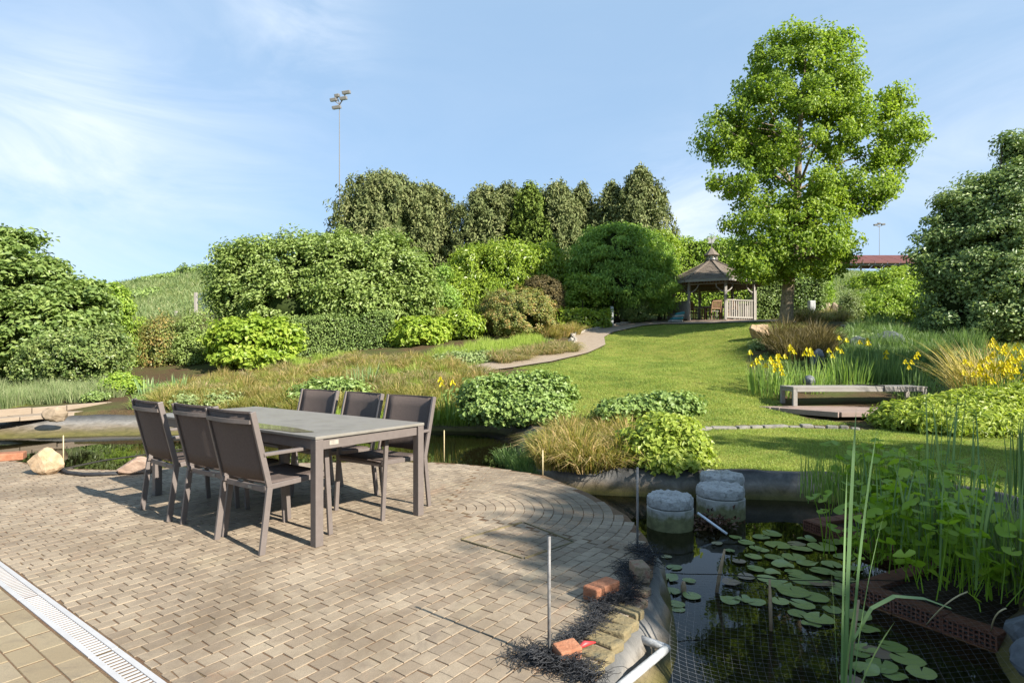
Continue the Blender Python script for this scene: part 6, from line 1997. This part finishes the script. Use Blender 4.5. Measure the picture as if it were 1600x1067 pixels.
# ------------------------------------------------------------------ marginal plants in the planters
KID = []
def kidney_mesh(k):
    V, Fc = [(0, 0, 0)], []
    n = 14
    for s, q in enumerate((.55, 1.0)):
        for i in range(n + 1):
            t = .38 + (2 * math.pi - .76) * i / n
            rr = q * (1 + .06 * math.sin(4 * t + k))
            V.append((rr * math.cos(t) * .95, rr * math.sin(t), .22 * (q ** 2) * (1 if k % 2 else .5) * (.6 + .5 * math.cos(2 * t + k)) + .02 * math.sin(9 * t) * q))
    for i in range(n): Fc.append((0, 1 + i, 2 + i))
    for i in range(n): Fc.append((1 + i, n + 2 + i, n + 3 + i, 2 + i))
    m = MB().add(V, Fc).mesh('leaf', LM['marigold'], smooth=True)
    at = m.attributes.new('tint', 'FLOAT', 'POINT')
    tv = random.random()
    at.data.foreach_set('value', np.full(len(V), tv, dtype=np.float32))
    return m
KID = [kidney_mesh(k) for k in range(8)]
def marigold(label, pts, n, hmin, hmax, grp='marsh marigolds in the planters', r=(.030, .056)):
    c = sum(pts, Vector((0, 0, 0))) / len(pts)
    root = thing('marsh_marigold', label, 'plant', (c.x, c.y, 0.0), grp)
    st = MB()
    for i in range(n):
        b = random.choice(pts)
        x, y = b.x - c.x + random.gauss(0, .10), b.y - c.y + random.gauss(0, .10)
        h = random.uniform(hmin, hmax)
        x2, y2 = x + random.gauss(0, .05), y + random.gauss(0, .05)
        st.tube([(x, y, 0), ((x + x2) / 2 + .01, (y + y2) / 2, h * .55), (x2, y2, h)], [.0032, .0028, .002], 4, cap=False)
        o = link('leaf', random.choice(KID), root, loc=(x2, y2, h), rot=(random.gauss(.25, .35), random.gauss(0, .35), random.uniform(0, 6.28)))
        s = random.uniform(*r); o.scale = (s, s, s)
    me = st.mesh('stems', LM['marigold'])
    at = me.attributes.new('tint', 'FLOAT', 'POINT'); at.data.foreach_set('value', np.full(len(me.vertices), .3, dtype=np.float32))
    link('stems', me, root, kind='stuff')
    return root
r1, A1, d1, b1, L1 = pl1
r2, A2, d2, b2, L2 = pl2
marigold('bright green round-leaved plant filling the foreground planter', [A2 + d2 * x + b2 * y for x in (.02, .15, .3, .45, .6, .75) for y in (.06, .2, .36, .52)], 290, .05, .46)
marigold('bright green round-leaved plant between the two planters', [A1 + d1 * x + b1 * y for x in (.55, .75, .95, 1.1) for y in (.06, .2, .4)] + [A2 + b2 * .75 + d2 * .0, A2 + b2 * .8 + d2 * .3], 170, .08, .50)
marigold('taller round-leaved plant at the back of the rear planter', [A1 + d1 * x + b1 * y for x in (.15, .4, .6) for y in (.35, .6)], 44, .25, .56)
def rushes(label, pts, n, hmin, hmax, wid, pal_, name='rush_clump', cat='rush', group='rushes in the planters', spread=.07, lean=.10, asparts=False):
    c = sum(pts, Vector((0, 0, 0))) / len(pts)
    root = thing(name, label, cat, (c.x, c.y, 0.0), group)
    bi = [random.choice(pts) for _ in range(n)]
    P = np.array([[b.x - c.x, b.y - c.y, 0.04] for b in bi]) + np.concatenate([rng.normal(0, spread, (n, 2)), np.zeros((n, 1))], 1)
    ln = rng.normal(0, lean, (n, 2))
    H_ = rng.uniform(hmin, hmax, n)
    for i in range(n) if asparts else (None,):
        sl = slice(None) if i is None else slice(i, i + 1)
        V, Fc, k = blade_geo(P[sl], ln[sl], H_[sl], wid * rng.uniform(.7, 1.2, len(P[sl])), .04, 5 if asparts else 4)
        link('leaves' if i is None else 'leaf', np_mesh('leaf', V, Fc, LM[pal_], tint=np.repeat(rng.random(len(P[sl])), k)), root)
    return root
rushes('fine grassy rush clump at the left end of the rear planter', [A1 + d1 * x + b1 * y for x in (.02, .12, .25, .4, .5) for y in (.06, .16, .32)], 330, .22, .46, .009, 'iris')
rushes('fine grassy rush clump along the middle of the rear planter', [A1 + d1 * x + b1 * y for x in (.6, .75, .95) for y in (.15, .35, .55)], 150, .25, .55, .009, 'iris')
rushes('sword-leaved rush clump in the middle of the foreground planter', [A2 + d2 * x + b2 * y for x in (.1, .3, .5, .7) for y in (.15, .3, .5)], 64, .40, .78, .013, 'iris_blue')
rushes('sword-leaved rush clump at the right end of the foreground planter', [A2 + d2 * x + b2 * y for x in (.65, .8) for y in (.2, .45)], 14, .35, .66, .017, 'iris')
rushes('tall slender cattail leaves rising behind the rear planter', [A1 + d1 * x + b1 * y for x in (.8, .95) for y in (.5, .75)], 16, .75, 1.12, .015, 'iris_blue', name='cattail', cat='cattail', group='cattails in the pond', lean=.06)
q = [F0(1592, 840), F0(1600, 845)]
rushes('tall dark cattail leaves at the right edge of the picture', [v + Vector((0, 0, 0)) for v in q], 12, .75, 1.0, .02, 'reed', name='cattail', cat='cattail', group='cattails in the pond', lean=.03, spread=.03)
# the tall foreground cattail
fp = Vector((1.32, 2.34, 0))
root = thing('cattail', 'tall foreground cattail rising from the bottom edge of the picture before the lily pads', 'cattail', (fp.x, fp.y, WZ), 'cattails in the pond')
for i, (dx, lx, ly, h, w, dr) in enumerate(((0, .06, .03, 1.36, .022, .02), (.012, .10, .0, 1.30, .018, .03), (-.012, .02, .0, 1.12, .020, .02), (.02, .13, .02, .98, .018, .05), (-.02, -.02, .02, .70, .018, .02), (.01, .16, .0, .52, .02, .06), (-.01, .04, -.02, .58, .022, .02))):
    V, Fc, k = blade_geo(np.array([[dx, 0, 0]]), np.array([[lx / h * 1.2, ly]]), h, w * .9, dr, 7, twist=np.array([.25 * i]))
    link('leaf', np_mesh('leaf', V, Fc, LM['iris_blue'], tint=np.full(k, random.random())), root)
# arching leaf, bent over the planter
pts = [Vector((.03, 0, .40)), Vector((.12, .02, .53)), Vector((.22, .03, .575)), Vector((.34, .03, .565)), Vector((.44, .02, .53))]
V = []
for i, p_ in enumerate(pts):
    w = (.006, .010, .011, .009, .002)[i]
    V += [(p_.x, p_.y - w, p_.z), (p_.x, p_.y + w, p_.z + .004)]
me = MB().add(V, [(2 * i, 2 * i + 1, 2 * i + 3, 2 * i + 2) for i in range(4)]).mesh('leaf', LM['iris_blue'])
at = me.attributes.new('tint', 'FLOAT', 'POINT'); at.data.foreach_set('value', np.full(len(V), .7, dtype=np.float32))
link('leaf', me, root)
# pale bent stems reaching down to the water
for i, (a_, m_, c_, lab) in enumerate(((F0(1512, 924, .05), F0(1478, 935, .03), F0(1446, 978, WZ), 'pale bent stem arching from the foreground planter down to the water'),
                                        (F0(1572, 950, .03), F0(1552, 955, .02), F0(1549, 985, -.15), 'small pale curled stem by the net at the right edge of the pond'))):
    mb = MB(); mb.tube([bez(a_, m_, c_, t / 6) for t in range(7)], .004, 5)
    tag(mb.build('bent_stem', MT['cane'], smooth=True), lab, 'stem', 'pale bent stems over the pond')

# ------------------------------------------------------------------ lawn and meadow grass blades
def scatter_np(poly, n):
    Pw = np.array([(p.x, p.y) for p in poly])
    lo, hi = Pw.min(0), Pw.max(0)
    q = rng.random((int(n * 2.6), 2)) * (hi - lo) + lo
    q = q[inpoly(q, poly)]
    return q
def grass_obj(name, pts, h, wid, pal_, label=None):
    n = len(pts)
    zz = Hraw(pts[:, 0], pts[:, 1])
    P = np.column_stack([pts, zz - .004])
    ln = rng.normal(0, .5, (n, 2))
    clump = .55 + .75 * np.clip(.5 + .5 * np.sin(pts[:, 0] * 3.7 + 2 * np.sin(pts[:, 1] * 2.9)) * np.sin(pts[:, 1] * 4.3 + 1.7 * np.cos(pts[:, 0] * 2.3)), 0, 1)
    V, Fc, k = blade_geo(P, ln, h * clump * rng.uniform(.5, 1.3, n), wid * rng.uniform(.7, 1.3, n), .25, 2)
    pt = .95 - .55 * clump + .25 * np.sin(pts[:, 0] * 2.1 + 1.3 * np.sin(pts[:, 1] * 1.7)) * np.cos(pts[:, 1] * 1.3) + rng.normal(0, .22, n)
    o = link(name, np_mesh(name, V, Fc, LM[pal_], tint=np.repeat(np.clip(pt, 0, 1), k)), kind='stuff')
    return o
keepout = [v for v in PONDA]
l0 = scatter_np(LAWN[0], 90000)
l0 = l0[(l0[:, 0] < 9) & ~inpoly(l0, POND)]
l0 = l0[seg_dist(l0, PONDA) > .16]
grass_obj('lower_lawn_grass', l0, .036, .006, 'grass')
l1 = scatter_np(LAWN[1], 160000)
dist = l1[:, 1]
grass_obj('upper_lawn_grass', l1[rng.random(len(l1)) < np.clip(14 / dist, .35, 1) ** 1.2], .042, .010, 'grass')
grass_obj('verge_grass', np.concatenate([scatter_np(q, 9000) for q in EXTRA_LAWN]), .10, .012, 'meadow')
# rough grass of the embankment
hp = np.column_stack([rng.uniform(-58, 60, 90000), rng.uniform(30, 66, 90000)])
hx = hp[:, 0] / hp[:, 1]
hp = hp[((hx > -.75) & (hx < -.40)) | ((hx > .48) & (hx < .85))]
grass_obj('embankment_grass', hp, .50, .055, 'meadow')
# low weeds under the bushes and between clumps
wp = []
for poly in (((200, 640), (220, 605), (480, 580), (700, 560), (880, 555), (760, 580), (800, 640), (700, 668), (400, 655)), ((1180, 560), (1300, 520), (1600, 520), (1700, 680), (1380, 650), (1400, 610), (1190, 615))):
    wp.append(scatter_np([G(*a) for a in poly], 16000))
wp = np.concatenate(wp)
wp = wp[~inpoly(wp, POND)]
PTH = [(p.x, p.y) for p in PL] + [(p.x, p.y) for p in reversed(PR)]
wp = wp[~inpoly(wp, PTH)]
grass_obj('ground_cover', wp, .17, .016, 'geranium')
